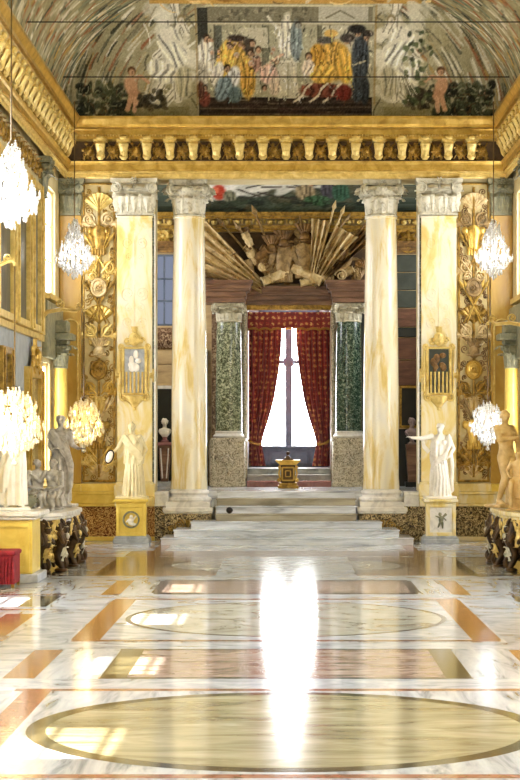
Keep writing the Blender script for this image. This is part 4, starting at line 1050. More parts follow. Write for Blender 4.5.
for (px,py) in ((284,262),(304,258)):
    c = A(px,py,.4); b = MB()
    b.loft([[(c[0]+rx*math.cos(a),c[1]+.14*math.sin(a),c[2]+zz) for a in np.linspace(0,2*PI,14,endpoint=False)] for zz,rx in ((-.34,.16),(-.2,.2),(0,.21),(.18,.26),(.3,.22),(.36,.1))])
    for i in range(6): b.leaf((c[0]-.17+i*.068,c[1]-.1,c[2]-.26),(1,0,0),(0,0,-1),(0,-1,0),.1,.3,.1,.1)
    for s in (-1,1): b.cap((c[0]+s*.24,c[1],c[2]+.22),(c[0]+s*.34,c[1]-.05,c[2]-.02),.1,.07,8,4)
    obj('cuirass', b, MAT['mid_st'], t, 50)
for (px,py) in ((284,245),(305,238),(272,250)):
    c = A(px,py,.4); b = MB(); b.ell(c,(.14,.13,.15),12); b.tube([(c[0]-.17,c[1]-.05,c[2]-.06),(c[0],c[1]-.16,c[2]-.09),(c[0]+.17,c[1]-.05,c[2]-.06)],.03,6)
    for i in range(5): b.leaf((c[0]+.03*i-.06,c[1],c[2]+.1),(1,0,0),(.3*(i-2),0,1),(0,-1,0),.12,.28,.2,.05)
    obj('helmet', b, MAT['bronze_g'], t, 50)
for (a,b2,r) in (((262,283),(288,272),.12),((322,282),(292,268),.13),((300,284),(330,278),.09)):
    b = MB(); p0 = Vector(A(*a,.5)); p1 = Vector(A(*b2,.42)); pts = [p0.lerp(p1,q) for q in (0,.03,.06,.3,.34,.38,.7,.75,.8,1)]
    b.tube(pts,[r,r*1.15,r*.95,r*.9,r*1.1,r*.92,r*.98,r*1.15,r,r*.8],14); d = (p0-p1).normalized()
    obj('cannon', b, MAT['pale_st'], t, 40)
    h = MB(); h.tube([p0+d*.005,p0+d*.012],r*.6,12); obj('bore', h, MAT['black'], t)
for (px,py,s) in ((352,268,1),(226,276,-1),(340,256,1)):
    c = A(px,py,.3); b = MB(); b.scroll(c,.3,1.1,-PI/2,s,.07,(1,0,0),(0,0,1),.4,8,.5); obj('horn', b, MAT['mid_st'], t)
R = random.Random(5)
for i in range(58):
    px = R.uniform(212,360); py = R.uniform(258,284) if abs(px-288)>40 else R.uniform(240,284); c = A(px,py,R.uniform(.2,.46)); b = MB()
    if i%2: b.scroll(c,R.uniform(.08,.16),1.6,R.uniform(0,6),R.choice((-1,1)),.035)
    else: 
        a = R.uniform(-1.2,1.2); b.leaf(c,(math.cos(a),0,-math.sin(a)),(math.sin(a),0,math.cos(a)),(0,-1,0),.2,.4,.25,.15)
    obj('scroll_ornament' if i%2 else 'laurel_leaf', b, MAT[('bronze_g','mid_st','pale_st')[i%3]], t, 50)
mb = MB(); mb.box(-2.1,2.2,yw-.06,yw-.001,6.21,7.49); obj('ground', mb, MAT['umber'], t, 0)
for k,(px,py) in enumerate(((163,236),(408,240))):
    c = at(px,py,44.2); tt = thing('rosette_relief', ('gilded rosette relief over the pale blue window','bronzed rosette relief over the dark green stone wall')[k], 'relief', (c.x,yw-.02,c.z))
    mb = MB(); mb.box(c.x-.75,c.x+.75,yw-.04,yw-.001,c.z-.34,c.z+.36); obj('ground', mb, MAT['bronze_g'], tt, 0)
    b = MB(); b.rosette((c.x,yw-.06,c.z),.27,n=8); b.M = Matrix.Translation((c.x,yw-.08,c.z)) @ Matrix.Rotation(PI/2,4,'X'); b.tube([(math.cos(q)*.3,math.sin(q)*.3,0) for q in np.linspace(0,2*PI,25)],.035,6); b.M = None
    obj('rosette', b, MAT['gold_w' if k==0 else 'gold_d'], tt, 45)
    b = MB()
    for s in (-1,1): b.scroll((c.x+s*.5,yw-.07,c.z),.2,1.8,0,s,.035)
    obj('scroll_ornament', b, MAT['gold_d'], tt)
# curtains ---------------------------------------------------------------------------
def curtain(name, lab, inner, outer, m):
    d = 45.45
    zs = np.linspace(5.5,at(0,466,d).z,64); b = MB(); cols = 60; vs = []; fs = []
    pyi = [p[0] for p in inner]; pxi = [p[1] for p in inner]
    for lay in (0,1):
        for z in zs:
            py = VY-(z-H0)*F/d; xi = (np.interp(py,pyi,pxi)-VX)*d/F; xo = (outer-VX)*d/F
            for i in range(cols):
                s = i/(cols-1); k = abs(xi-xo)/.85
                vs.append((xo+(xi-xo)*s, d-D0+.075*math.sin(s*5.5*2*PI+.4*math.sin(z*2))*(.5+.5*k)+.02*math.sin(s*23)+(.03 if lay else 0), z))
    N = len(zs)*cols
    for j in range(len(zs)-1):
        for i in range(cols-1):
            a = j*cols+i; fs.append((a,a+1,a+cols+1,a+cols)); fs.append((N+a,N+a+cols,N+a+cols+1,N+a+1))
        for i in (0,cols-1):
            a = j*cols+i; fs.append((a,a+cols,N+a+cols,N+a))
    b.add(vs, fs)
    t = thing(name, lab, 'curtain', vs[(len(zs)-1)*cols], 'curtains of the far window')
    obj('drape', b, m, t, 80)
    zt = at(0,444,d).z; xi = (np.interp(444,pyi,pxi)-VX)*d/F; xo = (outer-VX)*d/F; tb = MB()
    tb.tube([(xo,d-D0-.02,zt+.1),(xo+(xi-xo)*.3,d-D0-.12,zt+.03),(xo+(xi-xo)*.7,d-D0-.12,zt-.01),(xi,d-D0-.04,zt)],.035,6); obj('tie_band', tb, MAT['fringe'], t)
    return t
LI = [(300,282),(345,281.5),(370,279),(400,274),(420,268.5),(435,263.5),(445,261.5),(450,263),(467,266)]
curtain('curtain','red and gold curtain tied back at the window, beside the mottled green column',LI,249,MAT['damask'])
curtain('curtain','red and gold curtain tied back at the window, beside the dark green column',[(p,578-x) for p,x in LI],330,MAT['damask'])
b = MB(); d = 45.1; z1 = 5.55; cols = 120; vs = []; fs = []
x0 = at(247,0,d).x; x1 = at(331,0,d).x
for lay in (0,1):
    for j in range(7):
        for i in range(cols):
            s = i/(cols-1); zb_ = at(0,329,d).z + .05*abs(math.sin(s*PI*7)); z = z1+(zb_-z1)*j/6
            vs.append((x0+(x1-x0)*s, d-D0+.03*math.sin(s*14*PI)*(j/6)+(.03 if lay else 0), z))
N = 7*cols
for j in range(6):
    for i in range(cols-1):
        a = j*cols+i; fs.append((a,a+1,a+cols+1,a+cols)); fs.append((N+a,N+a+cols,N+a+cols+1,N+a+1))
    for i in (0,cols-1):
        a = j*cols+i; fs.append((a,a+cols,N+a+cols,N+a))
b.add(vs, fs)
t = thing('valance','red and gold patterned valance across the top of the far window','valance',((x0+x1)/2,d-D0,z1-.6))
obj('pelmet', b, MAT['damask_v'], t, 80)
fr = MB()
for i in range(84):
    s = (i+.5)/84; zb_ = at(0,329,d).z+.05*abs(math.sin(s*PI*7)); y = d-D0+.03*math.sin(s*14*PI)+.012
    fr.tube([(x0+(x1-x0)*s,y,zb_),(x0+(x1-x0)*s,y-.005,zb_-.06)],[.01,.014],4)
o = obj('fringe', fr, MAT['fringe'], t); o['kind']='stuff'
# window steps
t = thing('window_steps','three low marble steps climbing to the curtained window','steps',(BX,3.9,PZ))
for k in range(3):
    mb = MB(); y0 = 3.5+.45*k; mb.box(-.97,1.12,y0,6.13 if k==2 else y0+.6,PZ+.145*k,PZ+.145*(k+1)); mb.box(-.97,1.12,y0-.03,y0+.05,PZ+.145*(k+1)-.035,PZ+.145*(k+1)+.001); obj('step', mb, MAT['pink'] if k==0 else MAT['grey'], t, 0, bevel=.006)
# small gilded altar stand
p = at(288,489,42.4); x, y = p.x, 2.4
t = thing('gilded_stand','small gilded pedestal stand with a dark framed panel at the top of the steps','stand',(x,y,PZ))
mb = MB(); mb.box(x-.25,x+.25,y-.2,y+.2,PZ,PZ+.07); mb.box(x-.22,x+.22,y-.17,y+.17,PZ+.07,PZ+.13); obj('plinth', mb, MAT['gold_d'], t, 0, bevel=.012)
mb = MB(); mb.box(x-.17,x+.17,y-.13,y+.13,PZ+.13,PZ+.56); bd = obj('body', mb, MAT['bronze'], t, 0, bevel=.012)
mb = MB()
for a,b2 in (((-.14,.19),(.14,.19)),((-.14,.5),(.14,.5)),((-.14,.19),(-.14,.5)),((.14,.19),(.14,.5))): mb.tube([(x+a[0],y-.135,PZ+a[1]),(x+b2[0],y-.135,PZ+b2[1])],.022,6)
for a,b2 in (((-.06,.28),(.06,.28)),((-.06,.42),(.06,.42)),((-.06,.28),(-.06,.42)),((.06,.28),(.06,.42))): mb.tube([(x+a[0],y-.135,PZ+a[1]),(x+b2[0],y-.135,PZ+b2[1])],.014,6)
obj('panel_frame', mb, MAT['gold'], bd)
mb = MB()
for s in (-1,1): mb = MB(); mb.scroll((x+s*.21,y-.05,PZ+.2),.06,1.5,PI/2,s,.025); mb.scroll((x+s*.2,y-.05,PZ+.5),.05,1.4,-PI/2,-s,.02); mb.tube([(x+s*.19,y-.05,PZ+.24),(x+s*.22,y-.05,PZ+.36),(x+s*.19,y-.05,PZ+.48)],.022,6); obj('side_scroll', mb, MAT['gold'], t)
mb = MB(); mb.prism([(x-.2,PZ+.56),(x+.2,PZ+.56),(x+.24,PZ+.6),(x+.3,PZ+.65),(x+.3,PZ+.68),(x-.3,PZ+.68),(x-.3,PZ+.65),(x-.24,PZ+.6)],y-.2,y+.2,'y'); obj('top', mb, MAT['gold'], t, 0, bevel=.01)
mb = MB(); mb.prism([(x-.14,PZ+.68),(x+.14,PZ+.68),(x,PZ+.8)],y-.08,y+.08,'y'); mb.ell((x,y,PZ+.84),.05,8); obj('finial', mb, MAT['bronze'], t, 0)
# wall below the blue window: corbel course, stones, niche with a bust
t = thing('stone_course','banded grey and tan stone course under the pale blue window','stonework',(-3.2,yw,3.7))
mb = MB(); mb.prism([(yw-.001,4.55),(yw-.12,4.6),(yw-.2,4.75),(yw-.12,4.95),(yw-.001,5.1)],-3.9,-2.4,'x'); obj('roll_moulding', mb, MAT['brownm'], t, 0)
mb = MB(); mb.box(-3.9,-2.4,yw-.05,yw-.001,3.64,4.16); obj('lower_block', mb, MAT['tan'], t, 0, bevel=.015); mb = MB(); mb.box(-3.9,-2.4,yw-.05,yw-.001,4.18,4.53); obj('upper_block', mb, MAT['tan'], t, 0, bevel=.015)
t = thing('niche_frame','black niche in a white marble frame seen between pilaster and column','niche',(-3.1,yw-.1,PZ))
xa,xb = at(156,0,44).x, at(174,0,44).x
mb = MB(); mb.box(xa-.3,xb+.2,yw-.03,yw-.001,1.25,3.58); obj('recess', mb, MAT['black'], t, 0)
mb = MB(); mb.box(xa-.02,xa+.02,yw-.12,yw-.001,1.2,3.6); mb.box(xb-.02,xb+.02,yw-.12,yw-.001,1.2,3.6); mb.box(xa-.02,xb+.02,yw-.12,yw-.001,3.56,3.64); mb.box(xa-.06,xb+.06,yw-.16,yw-.001,1.12,1.22); obj('frame', mb, MAT['white'], t, 0)
xm = (xa+xb)/2; y = 3.95
t = thing('herm_pedestal','tapered brown and pink marble pedestal carrying the white bust','pedestal',(xm,y,PZ))
mb = MB(); mb.box(xm-.16,xm+.16,y-.15,y+.15,PZ,PZ+.12); obj('base', mb, MAT['grey'], t, 0, bevel=.01)
mb = MB(); mb.prism([(xm-.09,PZ+.12),(xm+.09,PZ+.12),(xm+.16,PZ+1.02),(xm-.16,PZ+1.02)],y-.12,y+.12,'y'); sh = obj('shaft', mb, MAT['redm'], t, 0, bevel=.01)
mb = MB(); mb.tube([(xm-.05,y-.125,PZ+.2),(xm-.1,y-.125,PZ+.95)],.018,5); mb.tube([(xm+.05,y-.125,PZ+.2),(xm+.1,y-.125,PZ+.95)],.018,5); obj('border', mb, MAT['white'], sh)
mb = MB(); mb.box(xm-.19,xm+.19,y-.16,y+.16,PZ+1.02,PZ+1.1); obj('top', mb, MAT['pink'], t, 0, bevel=.01)
BUST_AT = (xm,y,PZ+1.1)
# wall beyond the other gap: stone courses, picture and bust
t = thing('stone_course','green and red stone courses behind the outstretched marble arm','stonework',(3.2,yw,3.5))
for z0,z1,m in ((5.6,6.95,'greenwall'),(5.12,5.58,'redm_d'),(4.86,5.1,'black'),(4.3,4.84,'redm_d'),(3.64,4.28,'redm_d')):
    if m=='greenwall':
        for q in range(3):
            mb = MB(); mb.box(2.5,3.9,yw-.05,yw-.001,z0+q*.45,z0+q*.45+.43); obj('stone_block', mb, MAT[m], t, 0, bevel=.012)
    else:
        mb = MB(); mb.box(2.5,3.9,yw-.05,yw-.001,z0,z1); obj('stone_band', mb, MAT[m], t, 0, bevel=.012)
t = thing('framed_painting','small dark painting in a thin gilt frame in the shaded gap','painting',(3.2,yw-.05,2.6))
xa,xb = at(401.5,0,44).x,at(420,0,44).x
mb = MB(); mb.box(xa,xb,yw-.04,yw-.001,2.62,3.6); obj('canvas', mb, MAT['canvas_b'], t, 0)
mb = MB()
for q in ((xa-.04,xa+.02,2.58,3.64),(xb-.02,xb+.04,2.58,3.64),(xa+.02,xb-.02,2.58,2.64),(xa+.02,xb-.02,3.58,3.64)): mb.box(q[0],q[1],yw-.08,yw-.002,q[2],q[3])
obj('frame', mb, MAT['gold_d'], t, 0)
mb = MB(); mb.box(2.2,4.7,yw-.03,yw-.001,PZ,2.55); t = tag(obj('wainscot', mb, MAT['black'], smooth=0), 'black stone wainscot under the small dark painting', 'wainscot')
mb = MB(); mb.box(-2.3,-1.97,yw-.25,yw-.001,PZ,4.55); t = tag(obj('stone_pier', mb, MAT['grey'], smooth=0), 'pale grey stone pier behind the column, left of the brown reflection strip', 'pier')
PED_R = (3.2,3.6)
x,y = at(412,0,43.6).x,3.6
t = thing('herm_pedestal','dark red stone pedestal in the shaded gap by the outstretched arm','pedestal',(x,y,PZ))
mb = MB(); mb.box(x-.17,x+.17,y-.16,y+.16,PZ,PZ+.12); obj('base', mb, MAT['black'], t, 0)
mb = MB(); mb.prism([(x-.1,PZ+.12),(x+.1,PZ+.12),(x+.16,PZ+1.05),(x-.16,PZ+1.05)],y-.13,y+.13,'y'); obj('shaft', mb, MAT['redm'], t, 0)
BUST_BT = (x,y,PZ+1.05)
# ================================================================ SCULPTURE
def sculpt(name, mb, m, parent, voxel, smooth_it=4):
    me = mb.mesh('tmp', m, 0, rootloc(parent))
    o = bpy.data.objects.new('tmp_sculpt', me); C.objects.link(o)
    r = o.modifiers.new('r','REMESH'); r.mode = 'VOXEL'; r.voxel_size = voxel
    s = o.modifiers.new('s','SMOOTH'); s.factor = .5; s.iterations = smooth_it
    dg = bpy.context.evaluated_depsgraph_get(); dg.update()
    me2 = bpy.data.meshes.new_from_object(o.evaluated_get(dg))
    bpy.data.objects.remove(o)
    me2.name = name; me2.materials.clear(); me2.materials.append(m)
    me2.polygons.foreach_set('use_smooth',[True]*len(me2.polygons))
    o = bpy.data.objects.new(name, me2); C.objects.link(o); o.parent = parent
    return o
def head(mb, c, s, yaw=0.0, tilt=0.0, hair='short', helmet=False):
    old = mb.M; L = Matrix.Translation(c) @ Matrix.Rotation(yaw,4,'Z') @ Matrix.Rotation(tilt,4,'X') @ Matrix.Scale(s,4)
    mb.M = L if old is None else old @ L         # s = head height; local head height 1, chin at -.5
    mb.ell((0,.04,.12),(.36,.42,.38),16); mb.ell((0,-.06,-.14),(.29,.32,.36),14); mb.ell((0,-.2,-.36),(.13,.12,.1),8)
    mb.tube([(0,-.37,.1),(0,-.44,-.03),(0,-.47,-.12),(0,-.38,-.15)],[.035,.05,.07,.05],6)
    for q in (-1,1):
        mb.tube([(q*.04,-.36,.1),(q*.15,-.37,.12),(q*.26,-.29,.07)],[.04,.05,.03],6)     # brow
        mb.ell((q*.14,-.33,.0),(.065,.04,.035),8); mb.ell((q*.19,-.27,-.16),(.08,.07,.08),8); mb.ell((q*.35,.03,-.04),(.05,.09,.12),8)
    mb.tube([(-.1,-.36,-.24),(0,-.39,-.235),(.1,-.36,-.24)],[.02,.035,.02],6); mb.tube([(-.08,-.355,-.29),(0,-.38,-.295),(.08,-.355,-.29)],[.02,.032,.02],6)
    R = random.Random(9)
    if helmet:
        mb.ell((0,.06,.2),(.42,.48,.38),14); mb.tube([(-.4,-.18,.16),(0,-.46,.2),(.4,-.18,.16)],.05,6); mb.tube([(0,-.3,.5),(0,.0,.66),(0,.4,.5),(0,.55,.1)],[.06,.1,.1,.05],8)
    elif hair == 'bun':
        for i in range(26):
            a = R.uniform(0,6.28); zz = R.uniform(.05,.48); r = .37*math.sqrt(max(.05,1-((zz-.12)/.42)**2)); 
            if math.sin(a) < -.6 and zz < .3: continue
            mb.ell((r*math.cos(a),.05+r*1.1*math.sin(a),zz),(.1,.1,.07),7)
        mb.ell((0,.48,.12),(.18,.18,.18),10)
    else:
        for i in range(34):
            a = R.uniform(0,6.28); zz = R.uniform(-.1,.5); r = .37*math.sqrt(max(.05,1-((zz-.12)/.42)**2))
            if math.sin(a) < -.45 and zz < .32: continue
            mb.ell((r*math.cos(a),.05+r*1.12*math.sin(a),zz),(.085,.085,.085),7)
    mb.M = old
def hand(mb, w, h_, k, curl=.35, up=(0,0,1)):   # palm at wrist w towards direction h_, k = hand length
    w = Vector(w); d = Vector(h_).normalized(); s = d.cross(Vector(up)); s = s.normalized() if s.length>.1 else Vector((1,0,0)); n_ = s.cross(d)
    mb.tube([w, w+d*k*.22, w+d*k*.48],[k*.13,k*.2,k*.2],8,.6)
    for i,(o,L) in enumerate(((-.17,.42),(-.06,.5),(.06,.48),(.16,.38))):
        b0 = w+d*k*.46+s*k*o; p = [b0]; a = 0
        for j in range(3):
            a += curl*(.6+.3*j); b0 = b0+(d*math.cos(a)-n_*math.sin(a))*k*L/3+s*(o*.04*k); p.append(b0)
        mb.tube(p,[k*.06,k*.058,k*.054,k*.04],6)
    b0 = w+d*k*.16+s*k*-.17; mb.tube([b0,b0-s*k*.16+d*k*.12,b0-s*k*.2+d*k*.3-n_*k*.06],[k*.07,k*.065,k*.05],6)
def figure(mb, p):
    V = lambda k,d: Vector(p.get(k,d))
    sway = p.get('sway',0.0)
    hipc = V('hip',(sway,0,.52)); che = V('chest',(sway*.2,0,.74)); nk = V('neck',(sway*-.1,0,.845))
    ax = p.get('sh',.118)
    sL = V('sL',(nk.x-ax,0,.805+p.get('shtilt',0))); sR = V('sR',(nk.x+ax,0,.805-p.get('shtilt',0)))
    # trunk
    rings = []
    for q,rx,ry in ((-.06,.09,.075),(0,.103,.08),(.08,.1,.078),(.2,.088,.066),(.32,.086,.064),(.5,.098,.07),(.68,.112,.078),(.82,.115,.07),(.93,.095,.05),(1.0,.05,.042)):
        b = hipc.lerp(che,q/.68) if q <= .68 else che.lerp(nk,(q-.68)/.32)
        rings.append([(b.x+rx*math.cos(a),b.y+ry*math.sin(a),b.z) for a in np.linspace(0,2*PI,18,endpoint=False)])
    mb.loft(rings)
    if p.get('female'):
        for s in (-1,1): mb.ell((che.x+s*.05,che.y-.065,che.z-.01),(.042,.04,.042),9)
    else:
        for s in (-1,1): mb.ell((che.x+s*.05,che.y-.05,che.z+.02),(.052,.03,.035),9)
    hd = nk+Vector(p.get('headoff',(0,-.015,.085)))
    mb.cap(nk-Vector((0,0,.02)),hd-Vector((0,-.005,.035)),.037,.034,10,3)
    head(mb,hd,.132,p.get('yaw',0),p.get('tilt',0),p.get('hair','short'),p.get('helmet',False))
    for s,sh,e,w,hd_ in ((-1,sL,V('eL',(-.16,.02,.64)),V('wL',(-.17,-.03,.5)),V('dL',(0,-.1,-1))),(1,sR,V('eR',(.16,.02,.64)),V('wR',(.17,-.03,.5)),V('dR',(0,-.1,-1)))):
        mb.ell(sh,(.043,.043,.043),10); mb.cap(sh,e,.04,.03,10); mb.cap(e,w,.031,.02,10); hand(mb,w,hd_,.1,p.get('curl',.35))
    for s,k,f in ((-1,V('kL',(-.055,-.01,.28)),V('fL',(-.06,.02,.045))),(1,V('kR',(.055,-.02,.28)),V('fR',(.07,.0,.045)))):
        hp = hipc+Vector((s*.052,0,-.02)); mb.cap(hp,k,.068,.044,12); m_ = k.lerp(f,.35); mb.cap(k,m_,.043,.043,10,3); mb.cap(m_,f,.042,.025,10,4)
        fd = V('footdir',(s*.25,-1,0)).normalized(); mb.tube([f+Vector((0,.02,-.02)),f+fd*.04+Vector((0,0,-.018)),f+fd*.1+Vector((0,0,-.03)),f+fd*.13+Vector((0,0,-.034))],[.027,.028,.024,.014],8)
def gown(mb, hipc, z1, z0, rx0, rx1, seed, n=9, amp=.018, dx=0, waist=.09):
    R = random.Random(seed); ph = [R.uniform(0,6.3) for _ in range(4)]; rings = []
    for j in range(26):
        t = j/25; z = z1+(z0-z1)*t; r = waist+(rx0-waist)*min(1,t*4) if t<.25 else rx0+(rx1-rx0)*(t-.25)/.75
        A_ = amp*min(1,t*2.2); ring = []
        for i in range(64):
            a = 2*PI*i/64; w_ = math.sin(n*a+ph[0]+1.2*t)+.6*math.sin((n*2-3)*a+ph[1]-t)+.5*math.sin(4*a+ph[2])
            rr = r+A_*w_; ring.append((hipc[0]+dx*t+rr*math.cos(a), hipc[1]+rr*.82*math.sin(a), z))
        rings.append(ring)
    mb.loft(rings)
def mantle(mb, pts, w, k=4, seed=1):
    R = random.Random(seed)
    for i in range(k):
        o = (i/(k-1)-.5)*w if k>1 else 0
        mb.tube([(x+o*.5,y-R.uniform(0,.012),z+o) for x,y,z in pts],[.02+R.uniform(-.004,.006)]*len(pts),8,.8)

# --- draped statue with a mask, on its pedestal -------------------------------------
def statue_pedestal(x, lab, mside, mfield):
    y = -.88
    t = thing('statue_pedestal', lab, 'pedestal', (x,y,0), 'pedestals of the draped statues')
    mb = MB(); mb.box(x-.4,x+.4,y-.3,y+.36,0,.1); mb.prism([(x-.4,.1),(x+.4,.1),(x+.34,.17),(x-.34,.17)],y-.27,y+.33,'y'); obj('base', mb, MAT['grey'], t, 0, bevel=.01)
    mb = MB(); mb.box(x-.31,x+.31,y-.25,y+.3,.17,.88); bd = obj('body', mb, MAT[mside], t, 0, bevel=.01)
    mb = MB()
    for s in (-1,1): mb.box(*sorted((x+s*.25,x+s*.33)),y-.275,y-.245,.17,.88); 
    mb.box(x-.25,x+.25,y-.275,y-.245,.8,.88); mb.box(x-.25,x+.25,y-.275,y-.245,.17,.25); obj('panel_frame', mb, MAT[mside], bd, 0, bevel=.008)
    mb = MB(); mb.box(x-.24,x+.24,y-.256,y-.245,.25,.8); obj('field', mb, MAT[mfield], bd, 0)
    mb = MB(); mb.box(x-.34,x+.34,y-.28,y+.33,.88,.92); mb.box(x-.38,x+.38,y-.33,y+.36,.92,.98); obj('cap', mb, MAT[mside], t, 0, bevel=.012)
    return t, y
ta, y = statue_pedestal(-3.42,'yellow marble pedestal with a round carved medallion under the mask-bearing statue','yellow','yellow')  # panel field yellow too, warm light put into its colour
mb = MB(); mb.M = Matrix.Translation((-3.42,y-.262,.53)) @ Matrix.Rotation(PI/2,4,'X'); mb.tube([(math.cos(a)*.17,math.sin(a)*.17,0) for a in np.linspace(0,2*PI,33)],.022,6); mb.M = None
md = obj('medallion', mb, MAT['greycap'], ta, 40)
mb = MB(); c = (-3.42,y-.265,.53); mb.ell((c[0],c[1],c[2]+.06),(.04,.03,.05),9); mb.ell((c[0]-.01,c[1],c[2]-.04),(.07,.035,.08),9); mb.cap((c[0]+.04,c[1],c[2]),(c[0]+.1,c[1],c[2]+.07),.025,.018,6,3); mb.cap((c[0]-.05,c[1],c[2]),(c[0]-.1,c[1],c[2]-.05),.025,.018,6,3); mb.ell((c[0]+.04,c[1],c[2]-.1),(.08,.03,.035),8); obj('figure_relief', mb, MAT['statue'], md, 40)
tb, y = statue_pedestal(3.42,'white panelled pedestal with a small dark carved cherub under the pointing statue','giallo','white')
mb = MB(); c = (3.42,y-.262,.53); mb.ell((c[0]-.02,c[1],c[2]+.12),(.04,.03,.045),9); mb.ell((c[0],c[1],c[2]),(.055,.035,.09),9); mb.cap((c[0]+.03,c[1],c[2]-.07),(c[0]+.04,c[1],c[2]-.18),.03,.018,7,3); mb.cap((c[0]-.02,c[1],c[2]-.07),(c[0]-.06,c[1],c[2]-.16),.03,.018,7,3); mb.cap((c[0]-.04,c[1],c[2]+.05),(c[0]-.11,c[1],c[2]+.08),.02,.014,6,3); mb.cap((c[0]+.04,c[1],c[2]+.06),(c[0]+.11,c[1],c[2]-.01),.02,.014,6,3); mb.leaf((c[0]+.03,c[1],c[2]+.04),(.7,0,-.7),(.7,0,.7),(0,-1,0),.06,.14,.2,.1)
obj('cherub_relief', mb, MAT['greycap'], tb, 40)
def place_M(x,y,z,H,yaw=0): return Matrix.Translation((x,y,z)) @ Matrix.Rotation(yaw,4,'Z') @ Matrix.Scale(H,4)
def plinth_for(mb, r=.2, z=-.0, h=.045): mb.M, k = mb.M, mb.M; mb.lathe([(r,z-.0),(r*1.02,z+.01),(r*.98,z+h)],(0,0,0),20,None,.8)
t = thing('statue','helmeted draped marble statue holding a small round mask at its side','statue',(-3.42,-.88,.98),'draped statues before the pilasters')
mb = MB(); mb.M = place_M(-3.42,-.88,.98,1.62)
mb.box(-.22,.22,-.16,.16,0,.04); mb.M = mb.M @ Matrix.Translation((0,0,.04))
figure(mb,dict(helmet=True,female=True,sh=.105,sway=.02,eL=(-.2,.02,.65),wL=(-.255,-.05,.6),dL=(-.6,-.4,-.3),eR=(.185,.03,.64),wR=(.15,-.07,.52),dR=(-.5,-.5,-.6),yaw=-.2))
gown(mb,(.02,0),.6,.0,.105,.145,3,9,.016); gown(mb,(.02,0),.82,.44,.122,.135,5,11,.012,0,.07)
mantle(mb,[(-.11,-.04,.8),(-.02,-.085,.68),(.1,-.09,.56),(.15,-.06,.46)],.07,4,2)
for i in range(7):
    a = -2.6+i*.32; mb.tube([(.02+.11*math.cos(a),.1*math.sin(a),.52),(.02+.135*math.cos(a+.1),.125*math.sin(a+.1),.25),(.02+.165*math.cos(a+.05),.15*math.sin(a+.05),.01)],[.01,.018,.02],7)
sculpt('body', mb, MAT['statue_w'], t, .0125)
mb = MB(); c = Vector((-3.42,-.88,1.02))+Vector((-.30,-.1,.555))*1.62; mb.ell(c,(.075,.045,.14),14,Matrix.Rotation(.35,3,'Y')); mb.ell(c+Vector((0,-.04,.04)),(.02,.02,.03),6); obj('mask', mb, MAT['statue'], t)
rg = MB(); rg.M = Matrix.Translation(c) @ Matrix.Rotation(.35,4,'Y') @ Matrix.Rotation(PI/2,4,'X'); rg.tube([(.08*math.cos(a),.145*math.sin(a),0) for a in np.linspace(0,2*PI,25)],.016,6); obj('rim', rg, MAT['iron'], t)
t = thing('statue','white draped marble statue stretching one arm out sideways','statue',(3.42,-.88,.98),'draped statues before the pilasters')
mb = MB(); mb.M = place_M(3.42,-.88,.98,1.62)
mb.box(-.22,.22,-.16,.16,0,.04); mb.M = mb.M @ Matrix.Translation((0,0,.04))
figure(mb,dict(female=True,hair='bun',sway=-.02,eL=(-.26,-.04,.79),wL=(-.39,-.08,.8),dL=(-1,-.2,.25),eR=(.19,.03,.65),wR=(.13,-.06,.54),dR=(-.6,-.5,-.2),yaw=-.5,shtilt=.012))
gown(mb,(-.01,0),.6,.0,.1,.135,8,8,.017,.02); gown(mb,(-.01,0),.78,.5,.118,.12,12,10,.012,0,.09)
mantle(mb,[(.1,-.05,.81),(.12,-.09,.68),(.06,-.11,.55),(-.05,-.11,.48),(-.1,-.06,.42)],.08,5,4)
mantle(mb,[(.15,-.02,.55),(.17,-.02,.4),(.16,-.02,.2),(.17,0,.06)],.03,3,6); mantle(mb,[(-.24,.0,.77),(-.22,.0,.68),(-.15,.0,.6)],.03,3,7)
for i in range(7):
    a = -2.7+i*.34; mb.tube([(-.01+.105*math.cos(a),.1*math.sin(a),.48),(.0+.125*math.cos(a+.1),.12*math.sin(a+.1),.25),(.01+.155*math.cos(a-.05),.145*math.sin(a-.05),.01)],[.01,.018,.02],7)
sculpt('body', mb, MAT['statue'], t, .0125)
# --- busts
def bust(at_, lab, m, H=.62, m2=None):
    t = thing('bust', lab, 'bust', at_)
    mb = MB(); mb.M = Matrix.Translation(at_); mb.lathe([(.1,0),(.11,.03),(.06,.06),(.05,.1),(.075,.13)],(0,0,0),18); obj('socle', mb, m2 or m, t, 40)
    mb = MB(); mb.M = Matrix.Translation(at_) @ Matrix.Translation((0,0,.11)) @ Matrix.Scale(H/.62,4)
    mb.loft([[(rx*math.cos(a),ry*math.sin(a),z) for a in np.linspace(0,2*PI,20,endpoint=False)] for z,rx,ry in ((0,.05,.05),(.06,.1,.08),(.14,.17,.11),(.2,.185,.11),(.25,.15,.08),(.28,.06,.055),(.33,.055,.055))])
    for i in range(6): mb.tube([(-.16+i*.06,-.09,.2),(-.1+i*.045,-.115,.1),(-.05+i*.02,-.07,.02)],[.012,.018,.01],6)
    head(mb,(0,-.01,.43),.24,.15,0,'short'); sculpt('body', mb, m, t, .009)
bust(BUST_AT,'white marble bust on a tapered pedestal before the black niche',MAT['statue'],.55,MAT['pink'])
bust(BUST_BT,'rosy stone bust on a dark red pedestal in the shaded gap',MAT['rosy'],.62)

